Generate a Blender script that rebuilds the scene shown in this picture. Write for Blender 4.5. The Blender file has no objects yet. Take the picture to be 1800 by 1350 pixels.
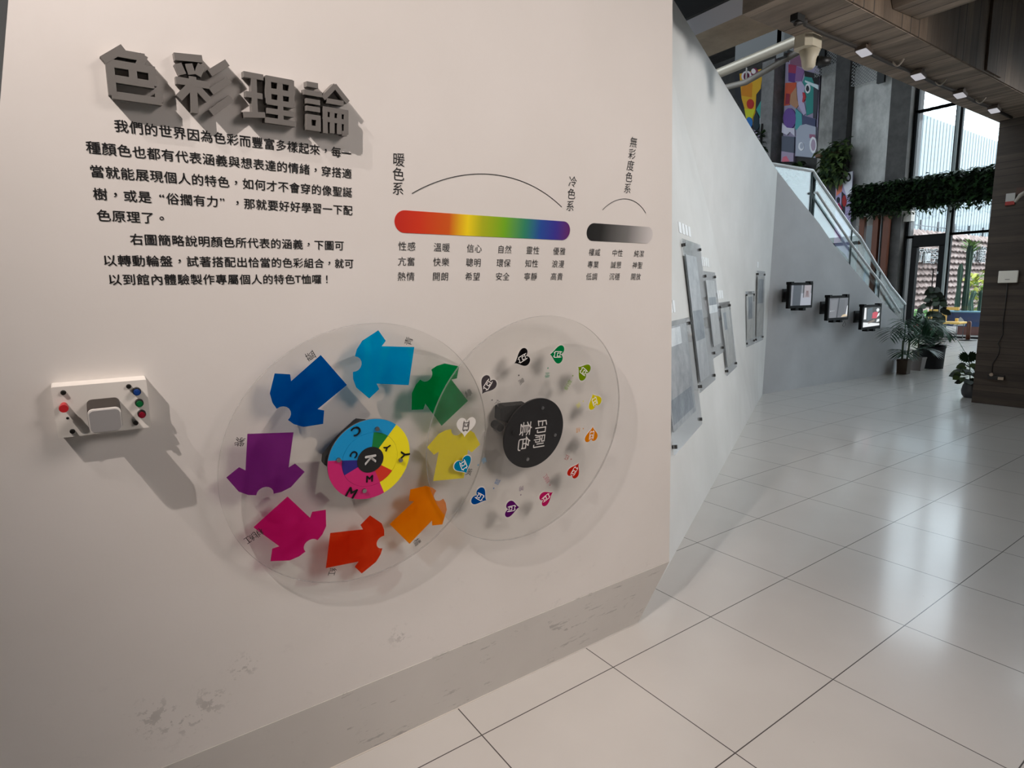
import bpy, bmesh, math, random
from mathutils import Vector, Matrix
random.seed(7)
SC = bpy.context.scene
COL = SC.collection
PI = math.pi

# ---------------------------------------------------------------- camera, world, sun, lamps, exposure
F_PX, PITCH, ROLL, YAW = 1039.22, 0.1522, 0.0187, 0.9616
cam_d = bpy.data.cameras.new('camera'); cam = bpy.data.objects.new('camera', cam_d); COL.objects.link(cam)
cam_d.sensor_fit = 'HORIZONTAL'; cam_d.sensor_width = 36.0; cam_d.lens = F_PX / 1800 * 36.0
cam_d.clip_start = 0.05; cam_d.clip_end = 300
fw = Vector((math.cos(YAW)*math.cos(PITCH), math.sin(YAW)*math.cos(PITCH), -math.sin(PITCH)))
rt = Vector((math.sin(YAW), -math.cos(YAW), 0)); dn = fw.cross(rt)
r2 = rt*math.cos(ROLL) + dn*math.sin(ROLL); d2 = dn*math.cos(ROLL) - rt*math.sin(ROLL)
m = Matrix((r2, -d2, -fw)).transposed().to_4x4(); m.translation = Vector((0, 0, 1.6))
cam.matrix_world = m
SC.camera = cam
SC.view_settings.view_transform = 'Standard'; SC.view_settings.look = 'None'
SC.view_settings.exposure = 0.0; SC.view_settings.gamma = 1.0; SC.view_settings.use_curve_mapping = False
SC.cycles.max_bounces = 8; SC.cycles.transparent_max_bounces = 24; SC.cycles.sample_clamp_indirect = 4.0

world = bpy.data.worlds.new('sky'); SC.world = world; world.use_nodes = True
bg = world.node_tree.nodes['Background']; bg.inputs[0].default_value = (0.77, 0.89, 0.98, 1); bg.inputs[1].default_value = 4.6

def lamp(kind, name, loc, target, power, color=(1, 1, 1), size=0.03, cone=60, blend=0.5):
    d = bpy.data.lights.new(name, kind); o = bpy.data.objects.new(name, d); COL.objects.link(o)
    d.energy = power; d.color = color; o.location = loc
    o.rotation_euler = (Vector(target) - Vector(loc)).to_track_quat('-Z', 'Y').to_euler()
    if kind == 'SPOT': d.spot_size = math.radians(cone); d.spot_blend = blend; d.shadow_soft_size = size
    elif kind == 'AREA': d.size = size
    elif kind == 'SUN': d.angle = math.radians(0.6)
    else: d.shadow_soft_size = size
    return o
WARM = (1.0, 0.895, 0.84)
lamp('SUN', 'sun', (30, -10, 20), (30-0.35, -10+0.62, 20-0.70), 1.8, (1, 0.95, 0.88))
# ceiling track spots over the graphic wall, then an added soft fill
lamp('SPOT', 'key_spot', (-1.05, 0.38, 3.19), (1.9, 1.6, 1.1), 250, WARM, 0.012, 82, 1.0)
lamp('SPOT', 'second_spot', (-1.5, 0.42, 3.9), (1.5, 1.5, 1.5), 130, WARM, 0.012, 70, 1.0)
lamp('SPOT', 'fill_spot', (2.9, -1.7, 3.4), (1.5, 1.7, 0.95), 430, WARM, 0.7, 64, 1.0)  # added fill lamp, no known fitting; lifts the shadows on the graphic wall
# cool display spots over the poster wall
lamp('SPOT', 'poster_spot', (5.4, -0.5, 3.4), (4.7, 3.5, 1.9), 430, (1.0, 0.97, 0.93), 0.3, 90, 1.0)
lamp('SPOT', 'stair_spot', (8.6, 1.2, 3.6), (7.6, 4.7, 1.5), 75, (0.92, 0.96, 1.0), 0.1, 100, 1.0)

# ---------------------------------------------------------------- materials
def lin(c):
    return tuple((v/255/12.92 if v/255 <= 0.04045 else ((v/255+0.055)/1.055)**2.4) for v in c)
_M = {}
def mat(rgb, rough=0.6, metal=0.0, spec=0.5, name=None):
    key = (rgb, rough, metal, spec)
    if key in _M: return _M[key]
    mm = bpy.data.materials.new(name or 'mat_%d_%d_%d' % rgb); mm.use_nodes = True
    b = mm.node_tree.nodes['Principled BSDF']
    b.inputs['Base Color'].default_value = (*lin(rgb), 1); b.inputs['Roughness'].default_value = rough
    b.inputs['Metallic'].default_value = metal; b.inputs['Specular IOR Level'].default_value = spec
    _M[key] = mm; return mm
class NT:
    def __init__(s, name):
        s.m = bpy.data.materials.new(name); s.m.use_nodes = True; s.t = s.m.node_tree
        s.b = s.t.nodes['Principled BSDF']
    def n(s, typ, **kw):
        x = s.t.nodes.new(typ)
        for k, v in kw.items(): setattr(x, k, v)
        return x
    def l(s, a, b): s.t.links.new(a, b)
    def coord(s): return s.n('ShaderNodeTexCoord').outputs['Object']
    def math(s, op, a, b=None, c=None):
        x = s.n('ShaderNodeMath', operation=op)
        for i, v in enumerate((a, b, c)):
            if v is None: continue
            if isinstance(v, (int, float)): x.inputs[i].default_value = v
            else: s.l(v, x.inputs[i])
        return x.outputs[0]
    def noise(s, scale, detail=4, vec=None, rough=0.55):
        x = s.n('ShaderNodeTexNoise'); x.inputs['Scale'].default_value = scale; x.inputs['Detail'].default_value = detail
        x.inputs['Roughness'].default_value = rough
        if vec is not None: s.l(vec, x.inputs['Vector'])
        return x.outputs['Fac']
    def ramp(s, fac, stops):
        x = s.n('ShaderNodeValToRGB'); cr = x.color_ramp
        while len(cr.elements) < len(stops): cr.elements.new(0.5)
        for e, (p, c) in zip(cr.elements, stops): e.position = p; e.color = (*lin(c), 1)
        s.l(fac, x.inputs[0]); return x.outputs[0]
    def mixc(s, fac, a, b, blend='MIX'):
        x = s.n('ShaderNodeMix', data_type='RGBA', blend_type=blend)
        for i, v in ((0, fac), (6, a), (7, b)):
            if isinstance(v, (int, float)): x.inputs[i].default_value = v
            elif isinstance(v, tuple): x.inputs[i].default_value = (*lin(v), 1)
            else: s.l(v, x.inputs[i])
        return x.outputs[2]
    def scaled(s, vec, sc):
        x = s.n('ShaderNodeMapping'); x.inputs['Scale'].default_value = sc; s.l(vec, x.inputs[0]); return x.outputs[0]
    def sep(s, vec):
        x = s.n('ShaderNodeSeparateXYZ'); s.l(vec, x.inputs[0]); return x.outputs
    def bump(s, h, strength=0.2, dist=0.01):
        x = s.n('ShaderNodeBump'); x.inputs['Strength'].default_value = strength; x.inputs['Distance'].default_value = dist
        s.l(h, x.inputs['Height']); s.l(x.outputs[0], s.b.inputs['Normal'])

def painted_wall(name, c1, c2, rough=0.55, dirt=None, scuff=False, marks=()):
    t = NT(name); co = t.coord()
    col = t.ramp(t.noise(1.3, 5, co), [(0.35, c1), (0.7, c2)])
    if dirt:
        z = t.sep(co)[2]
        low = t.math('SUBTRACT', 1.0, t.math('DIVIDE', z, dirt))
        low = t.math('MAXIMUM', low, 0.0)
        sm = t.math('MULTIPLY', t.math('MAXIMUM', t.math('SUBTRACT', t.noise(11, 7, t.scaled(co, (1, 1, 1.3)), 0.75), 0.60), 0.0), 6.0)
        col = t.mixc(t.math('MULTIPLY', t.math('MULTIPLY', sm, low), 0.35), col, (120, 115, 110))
    for (mx_, my_, mz_, mr) in marks:
        dv = t.n('ShaderNodeVectorMath', operation='DISTANCE'); t.l(co, dv.inputs[0]); dv.inputs[1].default_value = (mx_, my_, mz_)
        near = t.math('MAXIMUM', t.math('SUBTRACT', 1.0, t.math('DIVIDE', dv.outputs['Value'], mr)), 0.0)
        sp = t.math('GREATER_THAN', t.math('ADD', t.noise(38, 6, co, 0.7), t.math('MULTIPLY', near, 0.16)), 0.645)
        col = t.mixc(t.math('MULTIPLY', t.math('MULTIPLY', sp, near), 0.34), col, (96, 92, 86))
    if scuff:
        ro = t.n('ShaderNodeMapping'); ro.inputs['Rotation'].default_value = (0, 0.22, 0); ro.inputs['Scale'].default_value = (5, 1, 34); t.l(co, ro.inputs[0])
        a = t.math('GREATER_THAN', t.noise(1.0, 8, ro.outputs[0], 0.75), 0.58); b_ = t.math('GREATER_THAN', t.noise(3.4, 3, co), 0.50)
        col = t.mixc(t.math('MULTIPLY', t.math('MULTIPLY', a, b_), 0.36), col, (84, 80, 76))
    t.l(col, t.b.inputs['Base Color']); t.b.inputs['Roughness'].default_value = rough
    t.bump(t.noise(60, 3, co), 0.06, 0.004); return t.m
def concrete(name, c1, c2, stretch=(1, 1, 1), boards=None, rough=0.8, joint=(40, 33, 28)):
    """cast concrete; boards=(axis, width) draws the joints of the formwork boards"""
    t = NT(name); co = t.coord()
    n1 = t.noise(3.0, 8, t.scaled(co, stretch), 0.65)
    col = t.ramp(n1, [(0.3, c1), (0.72, c2)])
    if boards:
        ax, w = boards
        v = t.math('DIVIDE', t.sep(co)[ax], w)
        fr = t.math('FRACT', v); idx = t.math('FLOOR', v)
        wn = t.n('ShaderNodeTexWhiteNoise', noise_dimensions='1D'); t.l(idx, wn.inputs['W'])
        shade = t.math('MULTIPLY_ADD', wn.outputs['Value'], 0.5, 0.65)
        mul = t.n('ShaderNodeMix', data_type='RGBA', blend_type='MULTIPLY'); mul.inputs[0].default_value = 1
        t.l(col, mul.inputs[6]); cmb = t.n('ShaderNodeCombineColor')
        for i in range(3): t.l(shade, cmb.inputs[i])
        t.l(cmb.outputs[0], mul.inputs[7]); col = mul.outputs[2]
        ln = t.math('LESS_THAN', fr, 0.075)
        col = t.mixc(t.math('MULTIPLY', ln, t.math('GREATER_THAN', wn.outputs['Value'], 0.45)), col, joint)
    t.l(col, t.b.inputs['Base Color']); t.b.inputs['Roughness'].default_value = rough
    t.bump(n1, 0.3, 0.01); return t.m

def floor_mat():
    t = NT('floor_tile'); co = t.coord(); x, y, z = t.sep(co)
    fx = t.math('FRACT', t.math('DIVIDE', t.math('SUBTRACT', x, 1.6726), 0.6679))
    fy = t.math('FRACT', t.math('DIVIDE', t.math('SUBTRACT', y, 1.6754), 0.5966))
    g = 0.0035
    def line(f, w): return t.math('MAXIMUM', t.math('LESS_THAN', f, w), t.math('GREATER_THAN', f, 1-w))
    gr = t.math('MAXIMUM', line(fx, g/0.6679/1.6), line(fy, g/0.5966/1.6))
    n = t.noise(2.2, 5, co)
    base = t.ramp(n, [(0.3, (200, 195, 189)), (0.7, (206, 201, 195))])
    specks = t.math('GREATER_THAN', t.noise(30, 2, co), 0.77)
    base = t.mixc(t.math('MULTIPLY', specks, 0.35), base, (110, 100, 92))
    col = t.mixc(gr, base, (58, 50, 46))
    t.l(col, t.b.inputs['Base Color'])
    r = t.math('MULTIPLY_ADD', t.noise(5, 4, co), 0.06, 0.33)
    t.l(t.math('MAXIMUM', r, t.math('MULTIPLY', gr, 0.7)), t.b.inputs['Roughness'])
    t.b.inputs['Specular IOR Level'].default_value = 0.9; t.b.inputs['Coat Weight'].default_value = 0.7; t.b.inputs['Coat Roughness'].default_value = 0.13
    return t.m
def acrylic(name, tint=(0.90, 0.90, 0.89), haze=0.10, gloss=0.05, grey=(0.75, 0.74, 0.72)):
    m_ = bpy.data.materials.new(name); m_.use_nodes = True; t = m_.node_tree; t.nodes.clear()
    out = t.nodes.new('ShaderNodeOutputMaterial'); tr = t.nodes.new('ShaderNodeBsdfTransparent'); tr.inputs[0].default_value = (*tint, 1)
    df = t.nodes.new('ShaderNodeBsdfDiffuse'); df.inputs[0].default_value = (*grey, 1)
    gl = t.nodes.new('ShaderNodeBsdfGlossy'); gl.inputs['Roughness'].default_value = 0.04
    m1 = t.nodes.new('ShaderNodeMixShader'); m1.inputs[0].default_value = haze
    t.links.new(tr.outputs[0], m1.inputs[1]); t.links.new(df.outputs[0], m1.inputs[2])
    lw = t.nodes.new('ShaderNodeLayerWeight'); lw.inputs[0].default_value = 0.5
    pw = t.nodes.new('ShaderNodeMath'); pw.operation = 'POWER'; t.links.new(lw.outputs['Facing'], pw.inputs[0]); pw.inputs[1].default_value = 4.0
    ma = t.nodes.new('ShaderNodeMath'); ma.operation = 'MULTIPLY_ADD'; t.links.new(pw.outputs[0], ma.inputs[0]); ma.inputs[1].default_value = 0.7; ma.inputs[2].default_value = gloss*0.5
    m2 = t.nodes.new('ShaderNodeMixShader'); t.links.new(ma.outputs[0], m2.inputs[0])
    t.links.new(m1.outputs[0], m2.inputs[1]); t.links.new(gl.outputs[0], m2.inputs[2]); t.links.new(m2.outputs[0], out.inputs[0])
    return m_
def film(rgb, show=0.36):
    """translucent printed film on clear acrylic"""
    key = ('film', rgb, show)
    if key in _M: return _M[key]
    m_ = bpy.data.materials.new('film_%d_%d_%d' % rgb); m_.use_nodes = True; t = m_.node_tree; t.nodes.clear()
    out = t.nodes.new('ShaderNodeOutputMaterial'); tr = t.nodes.new('ShaderNodeBsdfTransparent'); c = lin(rgb); tr.inputs[0].default_value = (*[min(1, v**0.33) for v in c], 1)
    df = t.nodes.new('ShaderNodeBsdfDiffuse'); df.inputs[0].default_value = (*c, 1); mx = t.nodes.new('ShaderNodeMixShader'); mx.inputs[0].default_value = show
    t.links.new(tr.outputs[0], mx.inputs[1]); t.links.new(df.outputs[0], mx.inputs[2]); t.links.new(mx.outputs[0], out.inputs[0])
    _M[key] = m_; return m_
def emit(name, rgb, s):
    m_ = bpy.data.materials.new(name); m_.use_nodes = True; b = m_.node_tree.nodes['Principled BSDF']
    b.inputs['Base Color'].default_value = (0.02, 0.02, 0.02, 1); b.inputs['Emission Color'].default_value = (*lin(rgb), 1); b.inputs['Emission Strength'].default_value = s
    b.inputs['Roughness'].default_value = 0.15
    return m_
def mesh_screen(name, rgb, scale=26, cover=0.55):
    """expanded metal mesh: a fine pattern of real see-through holes"""
    t = NT(name); co = t.coord(); y, z = t.sep(co)[1], t.sep(co)[2]
    a = t.math('FRACT', t.math('MULTIPLY', t.math('ADD', y, z), scale/4)); b = t.math('FRACT', t.math('MULTIPLY', t.math('SUBTRACT', y, z), scale/4))
    w = 1 - math.sqrt(1-cover)
    k = t.math('MAXIMUM', t.math('LESS_THAN', a, w), t.math('LESS_THAN', b, w))
    t.b.inputs['Base Color'].default_value = (*lin(rgb), 1); t.l(k, t.b.inputs['Alpha']); t.b.inputs['Roughness'].default_value = 0.5
    return t.m

# ---------------------------------------------------------------- mesh helpers
ORG = {}
def top(o, label, cat, group=None, kind=None):
    if label: o['label'] = label
    if cat: o['category'] = cat
    if group: o['group'] = group
    if kind: o['kind'] = kind
    return o
def thing(name, loc, label, cat, group=None):
    o = bpy.data.objects.new(name, None); COL.objects.link(o); o.location = loc; o.empty_display_size = 0.1
    ORG[o.name] = Vector(loc); return top(o, label, cat, group)
class MB:
    """collects shapes in world coordinates, then links them as ONE mesh object"""
    def __init__(s): s.v = []; s.f = []; s.mi = []; s.sm = []
    def add(s, vs, fs, mi=0, smooth=False):
        k = len(s.v); s.v += [Vector(p) for p in vs]
        for f in fs: s.f.append([k+i for i in f]); s.mi.append(mi); s.sm.append(smooth)
        return s
    def box(s, lo, hi, mi=0, fr=None):
        c = [(x, y, z) for x in (lo[0], hi[0]) for y in (lo[1], hi[1]) for z in (lo[2], hi[2])]
        if fr: c = [fr(*p) for p in c]
        return s.add(c, [(0,1,3,2),(4,6,7,5),(0,4,5,1),(2,3,7,6),(0,2,6,4),(1,5,7,3)], mi)
    def prism(s, pts, a, b, fr=None, mi=0, mside=None):
        """polygon pts (u,v) extruded from depth a to b in frame fr(u,v,d)"""
        fr = fr or (lambda u, v, d: (u, v, d)); n = len(pts)
        area = sum(pts[i][0]*pts[(i+1) % n][1]-pts[(i+1) % n][0]*pts[i][1] for i in range(n))
        if area < 0: pts = pts[::-1]
        lo = [fr(u, v, a) for u, v in pts]; hi = [fr(u, v, b) for u, v in pts]
        s.add(hi, [list(range(n))], mi); s.add(lo, [list(range(n))[::-1]], mi)
        return s.add(lo+hi, [(i, (i+1) % n, n+(i+1) % n, n+i) for i in range(n)], mi if mside is None else mside)
    def tube(s, path, r, n=8, mi=0, cap=True):
        path = [Vector(p) for p in path]; rs = r if isinstance(r, (list, tuple)) else [r]*len(path); k0 = len(s.v); prev = None
        for i, p in enumerate(path):
            d = (path[min(i+1, len(path)-1)]-path[max(i-1, 0)]).normalized()
            a = prev if prev is not None else (Vector((0, 0, 1)) if abs(d.z) < 0.9 else Vector((1, 0, 0)))
            u = (a - d*a.dot(d)).normalized(); w = d.cross(u); prev = u
            for j in range(n): s.v.append(p + (u*math.cos(2*PI*j/n)+w*math.sin(2*PI*j/n))*rs[i])
        for i in range(len(path)-1):
            for j in range(n):
                s.f.append([k0+i*n+j, k0+i*n+(j+1) % n, k0+(i+1)*n+(j+1) % n, k0+(i+1)*n+j]); s.mi.append(mi); s.sm.append(True)
        if cap:
            e = k0+(len(path)-1)*n
            s.f.append([k0+j for j in range(n)][::-1]); s.mi.append(mi); s.sm.append(False)
            s.f.append([e+j for j in range(n)]); s.mi.append(mi); s.sm.append(False)
        return s
    def lathe(s, prof, c, n=20, mi=0, sq=False):
        """profile (r,z) turned about the vertical through c; sq makes it square"""
        c = Vector(c); k0 = len(s.v); N = 4 if sq else n
        for r, z in prof:
            for j in range(N):
                a = 2*PI*(j+(0.5 if sq else 0))/N; s.v.append(c+Vector((r*math.cos(a), r*math.sin(a), z)))
        for i in range(len(prof)-1):
            for j in range(N):
                s.f.append([k0+i*N+j, k0+i*N+(j+1) % N, k0+(i+1)*N+(j+1) % N, k0+(i+1)*N+j]); s.mi.append(mi); s.sm.append(not sq)
        e = k0+(len(prof)-1)*N
        s.f.append([k0+j for j in range(N)][::-1]); s.mi.append(mi); s.sm.append(False)
        s.f.append([e+j for j in range(N)]); s.mi.append(mi); s.sm.append(False)
        return s
    def leaf(s, base, d, up, length, width, bend=0.3, mi=0, seg=3):
        d = Vector(d).normalized(); up = Vector(up); side = d.cross(up)
        side = side.normalized() if side.length > 1e-4 else Vector((1, 0, 0)); nrm = side.cross(d).normalized(); vs = []; base = Vector(base)
        for i in range(seg+1):
            q = i/seg; w = width*0.5*(math.sin(PI*(0.12+0.88*q)) if q < 1 else 0.02)
            c = base + d*(length*q) - Vector((0, 0, 1))*(bend*length*q*q)
            vs += [c-side*w, c+nrm*(-0.12*w), c+side*w]
        fs = []
        for i in range(seg):
            a = 3*i; fs += [(a, a+1, a+4, a+3), (a+1, a+2, a+5, a+4)]
        return s.add(vs, fs, mi, True)
    def build(s, name, mats, parent=None, bevel=0.0):
        mats = mats if isinstance(mats, (list, tuple)) else [mats]
        if parent is not None: o0 = ORG[parent.name]
        else:
            xs = [v.x for v in s.v]; ys = [v.y for v in s.v]; zs = [v.z for v in s.v]
            o0 = Vector(((min(xs)+max(xs))/2, (min(ys)+max(ys))/2, min(zs)))
        me = bpy.data.meshes.new(name); me.from_pydata([tuple(v-o0) for v in s.v], [], s.f)
        for mm in mats: me.materials.append(mm)
        me.polygons.foreach_set('material_index', s.mi); me.polygons.foreach_set('use_smooth', s.sm); me.update()
        o = bpy.data.objects.new(name, me); COL.objects.link(o); ORG[o.name] = o0
        if parent is not None: o.parent = parent
        else: o.location = o0
        if bevel:
            b = o.modifiers.new('bevel', 'BEVEL'); b.width = bevel; b.segments = 2; b.limit_method = 'ANGLE'
        return o
def struct(name, mb, mats, bevel=0.0, parent=None, world=True):
    o = mb.build(name, mats, parent, bevel)
    if parent is None:
        # keep object coordinates equal to world coordinates, so patterns sit where they do in the hall
        o.data.transform(Matrix.Translation(ORG[o.name])); o.location = (0, 0, 0); ORG[o.name] = Vector((0, 0, 0)); o['kind'] = 'structure'
    return o
_G = {}
def glyph(ch):
    if ch not in _G:
        c = bpy.data.curves.new('t', 'FONT'); c.body = ch; c.resolution_u = 3
        o = bpy.data.objects.new('t', c); COL.objects.link(o)
        me = bpy.data.meshes.new_from_object(o.evaluated_get(bpy.context.evaluated_depsgraph_get()))
        _G[ch] = ([(v.co.x, v.co.y) for v in me.vertices], [list(p.vertices) for p in me.polygons])
        bpy.data.objects.remove(o); bpy.data.curves.remove(c); bpy.data.meshes.remove(me)
    return _G[ch]
def put(mb, ch, fr, u, v, size, rot=0.0, d=0.0008, mi=0, cx=0.5, cy=0.38, thick=0.0, sx=1.0):
    """one character centred on (u,v) of a frame"""
    vs, fs = glyph(ch); c, s_ = math.cos(rot), math.sin(rot)
    if ch in '，。！“”': cx = (min(x for x, _ in vs)+max(x for x, _ in vs))/2; cy = 0.38 if ch in '！“”' else (min(y for _, y in vs)+max(y for _, y in vs))/2
    if ord(ch) < 128 and cx == 0.5: cx = (min(x for x, _ in vs)+max(x for x, _ in vs))/2; cy = 0.34
    uv = [((x-cx)*size*sx, (y-cy)*size) for x, y in vs]
    uv = [(u+c*x-s_*y, v+s_*x+c*y) for x, y in uv]
    mb.add([fr(a, b, d) for a, b in uv], fs, mi)
    if thick: mb.add([fr(a, b, d-thick) for a, b in uv], [f[::-1] for f in fs], mi)
def text_row(mb, txt, fr, u, v, pitch, size, d=0.0008):
    for ch in txt:
        o = {'T': 0.25, '“': 0.72, '”': 0.28}.get(ch, 0.5)
        for e in (-0.00035, 0.00035): put(mb, ch, fr, u + pitch*o + e, v + e, size, d=d)
        u += pitch*(0.55 if ch == 'T' else 1)
def disc_pts(n, r, cx=0, cy=0, a0=0): return [(cx+r*math.cos(a0+2*PI*i/n), cy+r*math.sin(a0+2*PI*i/n)) for i in range(n)]
def rrect(u0, v0, u1, v1, r, n=5):
    out = []
    for (cx, cy, a) in ((u1-r, v1-r, 0), (u0+r, v1-r, PI/2), (u0+r, v0+r, PI), (u1-r, v0+r, 1.5*PI)):
        out += [(cx+r*math.cos(a+PI/2*i/n), cy+r*math.sin(a+PI/2*i/n)) for i in range(n+1)]
    return out
def stroke(mb, fr, p, q, w, a, b, mi=0, ext=0.0):
    """a straight bar of width w from p to q in a frame, depth a..b"""
    (x0, y0), (x1, y1) = p, q; L = math.hypot(x1-x0, y1-y0); dx, dy = (x1-x0)/L, (y1-y0)/L
    x0 -= dx*ext; y0 -= dy*ext; x1 += dx*ext; y1 += dy*ext; nx, ny = -dy*w/2, dx*w/2
    mb.prism([(x0+nx, y0+ny), (x0-nx, y0-ny), (x1-nx, y1-ny), (x1+nx, y1+ny)], a, b, fr, mi)

# ---------------------------------------------------------------- the setting
MARKS = ((0.251, 1.762, 0.53, 0.07), (0.02, 1.77, 0.47, 0.10), (0.15, 1.775, 0.45, 0.09), (0.09, 1.79, 0.42, 0.08), (0.75, 1.78, 0.44, 0.06))
WALL_PAINT = painted_wall('wall_paint', (214, 208, 202), (222, 216, 211), 0.5, 0.9, False, MARKS)
SKIRT = painted_wall('skirting_grey', (186, 181, 175), (198, 193, 187), 0.5, 0.6, True)  # scuffed strip along the wall foot, greyer than the wall above
WALL_COOL = painted_wall('wall_cool', (210, 209, 206), (222, 221, 219), 0.6)
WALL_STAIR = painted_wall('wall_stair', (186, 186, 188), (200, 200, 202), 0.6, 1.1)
CONC = concrete('cast_concrete', (112, 110, 108), (164, 162, 158), (1, 1, 0.6))
CONC_L = concrete('light_concrete', (150, 149, 146), (205, 204, 200), (1, 1, 0.5))
CONC_D = concrete('dark_concrete', (48, 47, 47), (70, 68, 67))
BOARD = concrete('board_concrete', (112, 98, 86), (158, 141, 125), (3, 0.6, 1), (0, 0.115))
BOARD_D = concrete('dark_board_concrete', (84, 68, 54), (116, 97, 80), (3, 3, 0.5), (0, 0.16))
COLUMN = concrete('column_concrete', (56, 47, 40), (78, 67, 57), (1, 0.5, 5), (2, 0.085))
PLASTER = concrete('plaster', (118, 102, 84), (150, 133, 113))
GREY_PAINT = mat((150, 146, 150), 0.6); BLACK = mat((18, 18, 18), 0.5); DARK = mat((30, 28, 27), 0.7); WHITE = mat((232, 230, 226), 0.5)
FRAME = mat((9, 9, 10), 0.6, 0.0, 0.15); STEEL = mat((150, 150, 150), 0.3, 1.0); CHROME = mat((215, 215, 215), 0.15, 1.0)

A10 = math.radians(10); SA, CA = math.sin(A10), math.cos(A10)
def frA(s, t, d): return Vector((s, 1.855 - SA*t - CA*d, CA*t - SA*d))
EA = [(-0.60, 0), (2.014, 0), (2.176, 0.297), (1.984, 1.161), (1.819, 1.863), (1.652, 2.569), (1.47, 3.4), (0.17, 3.4), (-0.07, 2.178), (-0.30, 1.0)]
struct('wall_front', MB().prism(EA, -0.07, 0, frA), WALL_PAINT)
struct('baseboard_front', MB().prism([(-0.60, 0.004), (2.0155, 0.004), (2.175, 0.2965), (-0.54, 0.2965)], 0.0002, 0.003, frA), SKIRT)
struct('trim_1', MB().tube([(-0.6, 1.852, 0.001), (2.01, 1.852, 0.001)], 0.004, 6), mat((205, 196, 186), 0.6))
struct('wall_left', MB().box((-6, 2.25, 0), (-0.02, 2.4, 5)), mat((150, 148, 146), 0.7))

B8 = math.radians(-8); P0 = Vector((2.004, 1.852, 0)); HB = Vector((6.245, 3.271, 0)).normalized(); NH = Vector((HB.y, -HB.x, 0))
UB = Vector((0, 0, 1))*math.cos(B8) + NH*math.sin(B8); NB = NH*math.cos(B8) - Vector((0, 0, 1))*math.sin(B8)
def frB(s, t, d): return P0 + HB*s + UB*t + NB*d
def frV(s, t, d): return P0 + HB*s + Vector((0, 0, t)) + NH*d
CREASE = [(5.47, 0), (4.784, 0.945), (4.25, 1.68), (3.723, 2.408), (3.15, 2.93), (2.583, 3.364)]
b = MB(); b.prism([(0.02, 0)] + CREASE + [(1.5, 3.364), (0.3, 1.6)], -0.05, 0, frB)
struct('wall_middle', b, WALL_COOL)
F0 = Vector((8.249, 5.123, 0)); FT = Vector((8.36, 5.117, 3.29)); UT = Vector((3.768, 3.339, 3.947))
b = MB(); NR = 6; back = Vector((-0.03, 0.07, 0)); rows = []
for s, t in CREASE:
    a = frB(s, t, 0); q = t/3.364; e = F0.lerp(FT, q); rows.append([a.lerp(e, i/NR) for i in range(NR+1)])
vs = [p for r in rows for p in r]; n = len(vs); W = NR+1
fs = [(i*W+j, i*W+j+1, (i+1)*W+j+1, (i+1)*W+j) for i in range(len(rows)-1) for j in range(NR)]
b.add(vs, fs); b.add([p+back for p in vs], [f[::-1] for f in fs])
b.add([rows[-1][0], FT, UT, rows[-1][0]+back, FT+back, UT+back], [(0, 1, 2), (3, 5, 4), (0, 3, 4, 1), (1, 4, 5, 2), (2, 5, 3, 0)])
struct('wall_fold', b, WALL_COOL)
HC = Vector((3.896, -0.246, 0)).normalized(); NC = Vector((HC.y, -HC.x, 0))
def frC(x, z, d): return F0 + HC*((x-F0.x)/HC.x) + Vector((0, 0, z)) + NC*d
ST = [(8.36, 3.29), (8.89, 2.945), (9.47, 2.594), (9.87, 2.30), (10.515, 1.896), (11.3, 1.44), (12.04, 1.068), (12.5, 0.84)]
b = MB().prism([(8.249, 0), (12.5, 0)] + ST[::-1], -0.09, 0, frC)
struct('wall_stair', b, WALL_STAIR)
# the flight behind it
b = MB()
for i in range(14):
    x0 = 12.45 - i*0.30; z1 = 0.72 + i*0.20
    b.prism([(x0, max(z1-0.25, 0)), (x0, z1), (x0-0.31, z1), (x0-0.31, max(z1-0.25, 0))], -1.3, -0.10, frC)
struct('trim_2', b, CONC)

struct('floor', MB().box((-6, -9, -0.1), (21.6, 20, 0)), floor_mat())
# ceilings and beams
struct('ceiling_beam', MB().box((4.28, 2.42, 3.67), (10.8, 2.97, 4.5)), BOARD)
b = MB().box((7.44, 2.385, 3.69), (7.84, 2.42, 4.5)); struct('trim_3', b, BOARD_D)
b = MB().box((4.28, 2.405, 3.674), (10.8, 2.42, 4.5)); struct('trim_4', b, BOARD_D)
struct('ceiling_cross_beam', MB().prism([(5.36, 3.86), (5.42, 3.77), (5.90, 3.80), (5.90, 4.5), (5.36, 4.5)], -9, 2.40, lambda u, v, d: (u, d, v)), BOARD)
struct('ceiling_slab', MB().box((4.96, 2.97, 4.0), (5.51, 9, 4.4)), PLASTER)
struct('ceiling_band', MB().box((4.64, -3, 4.0), (4.96, 9, 4.4)), GREY_PAINT)
struct('ceiling_upper', MB().box((4.28, -9, 4.5), (10.8, 2.42, 4.7)).box((10.8, -9, 4.5), (11.0, 2.97, 10.6)).box((4.28, 2.77, 4.5), (10.8, 2.97, 10.6)), BOARD_D)
struct('ceiling_high', MB().box((-6, -9, 5.4), (4.28, 9, 5.6)).box((4.60, -9, 4.0), (4.64, 9, 5.4)).box((4.2, -9, 5.4), (4.9, 9, 5.6)).box((-6, -9, 4.7), (4.28, -8.8, 5.4)), mat((24, 20, 20), 0.9))
struct('ceiling_hall', MB().box((4.6, -9.2, 10.6), (21.8, 20.2, 10.8)), CONC_D)
struct('column_1', MB().box((9.75, 1.75, 0), (10.7, 2.935, 3.67)), COLUMN)
b = MB(); pts = [(9.745, 2.945 + random.uniform(-0.012, 0.003), z*0.0459) for z in range(81)]
struct('wall_back', MB().box((-6.2, -9, 0), (-6, 20, 5.6)), DARK)
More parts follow.
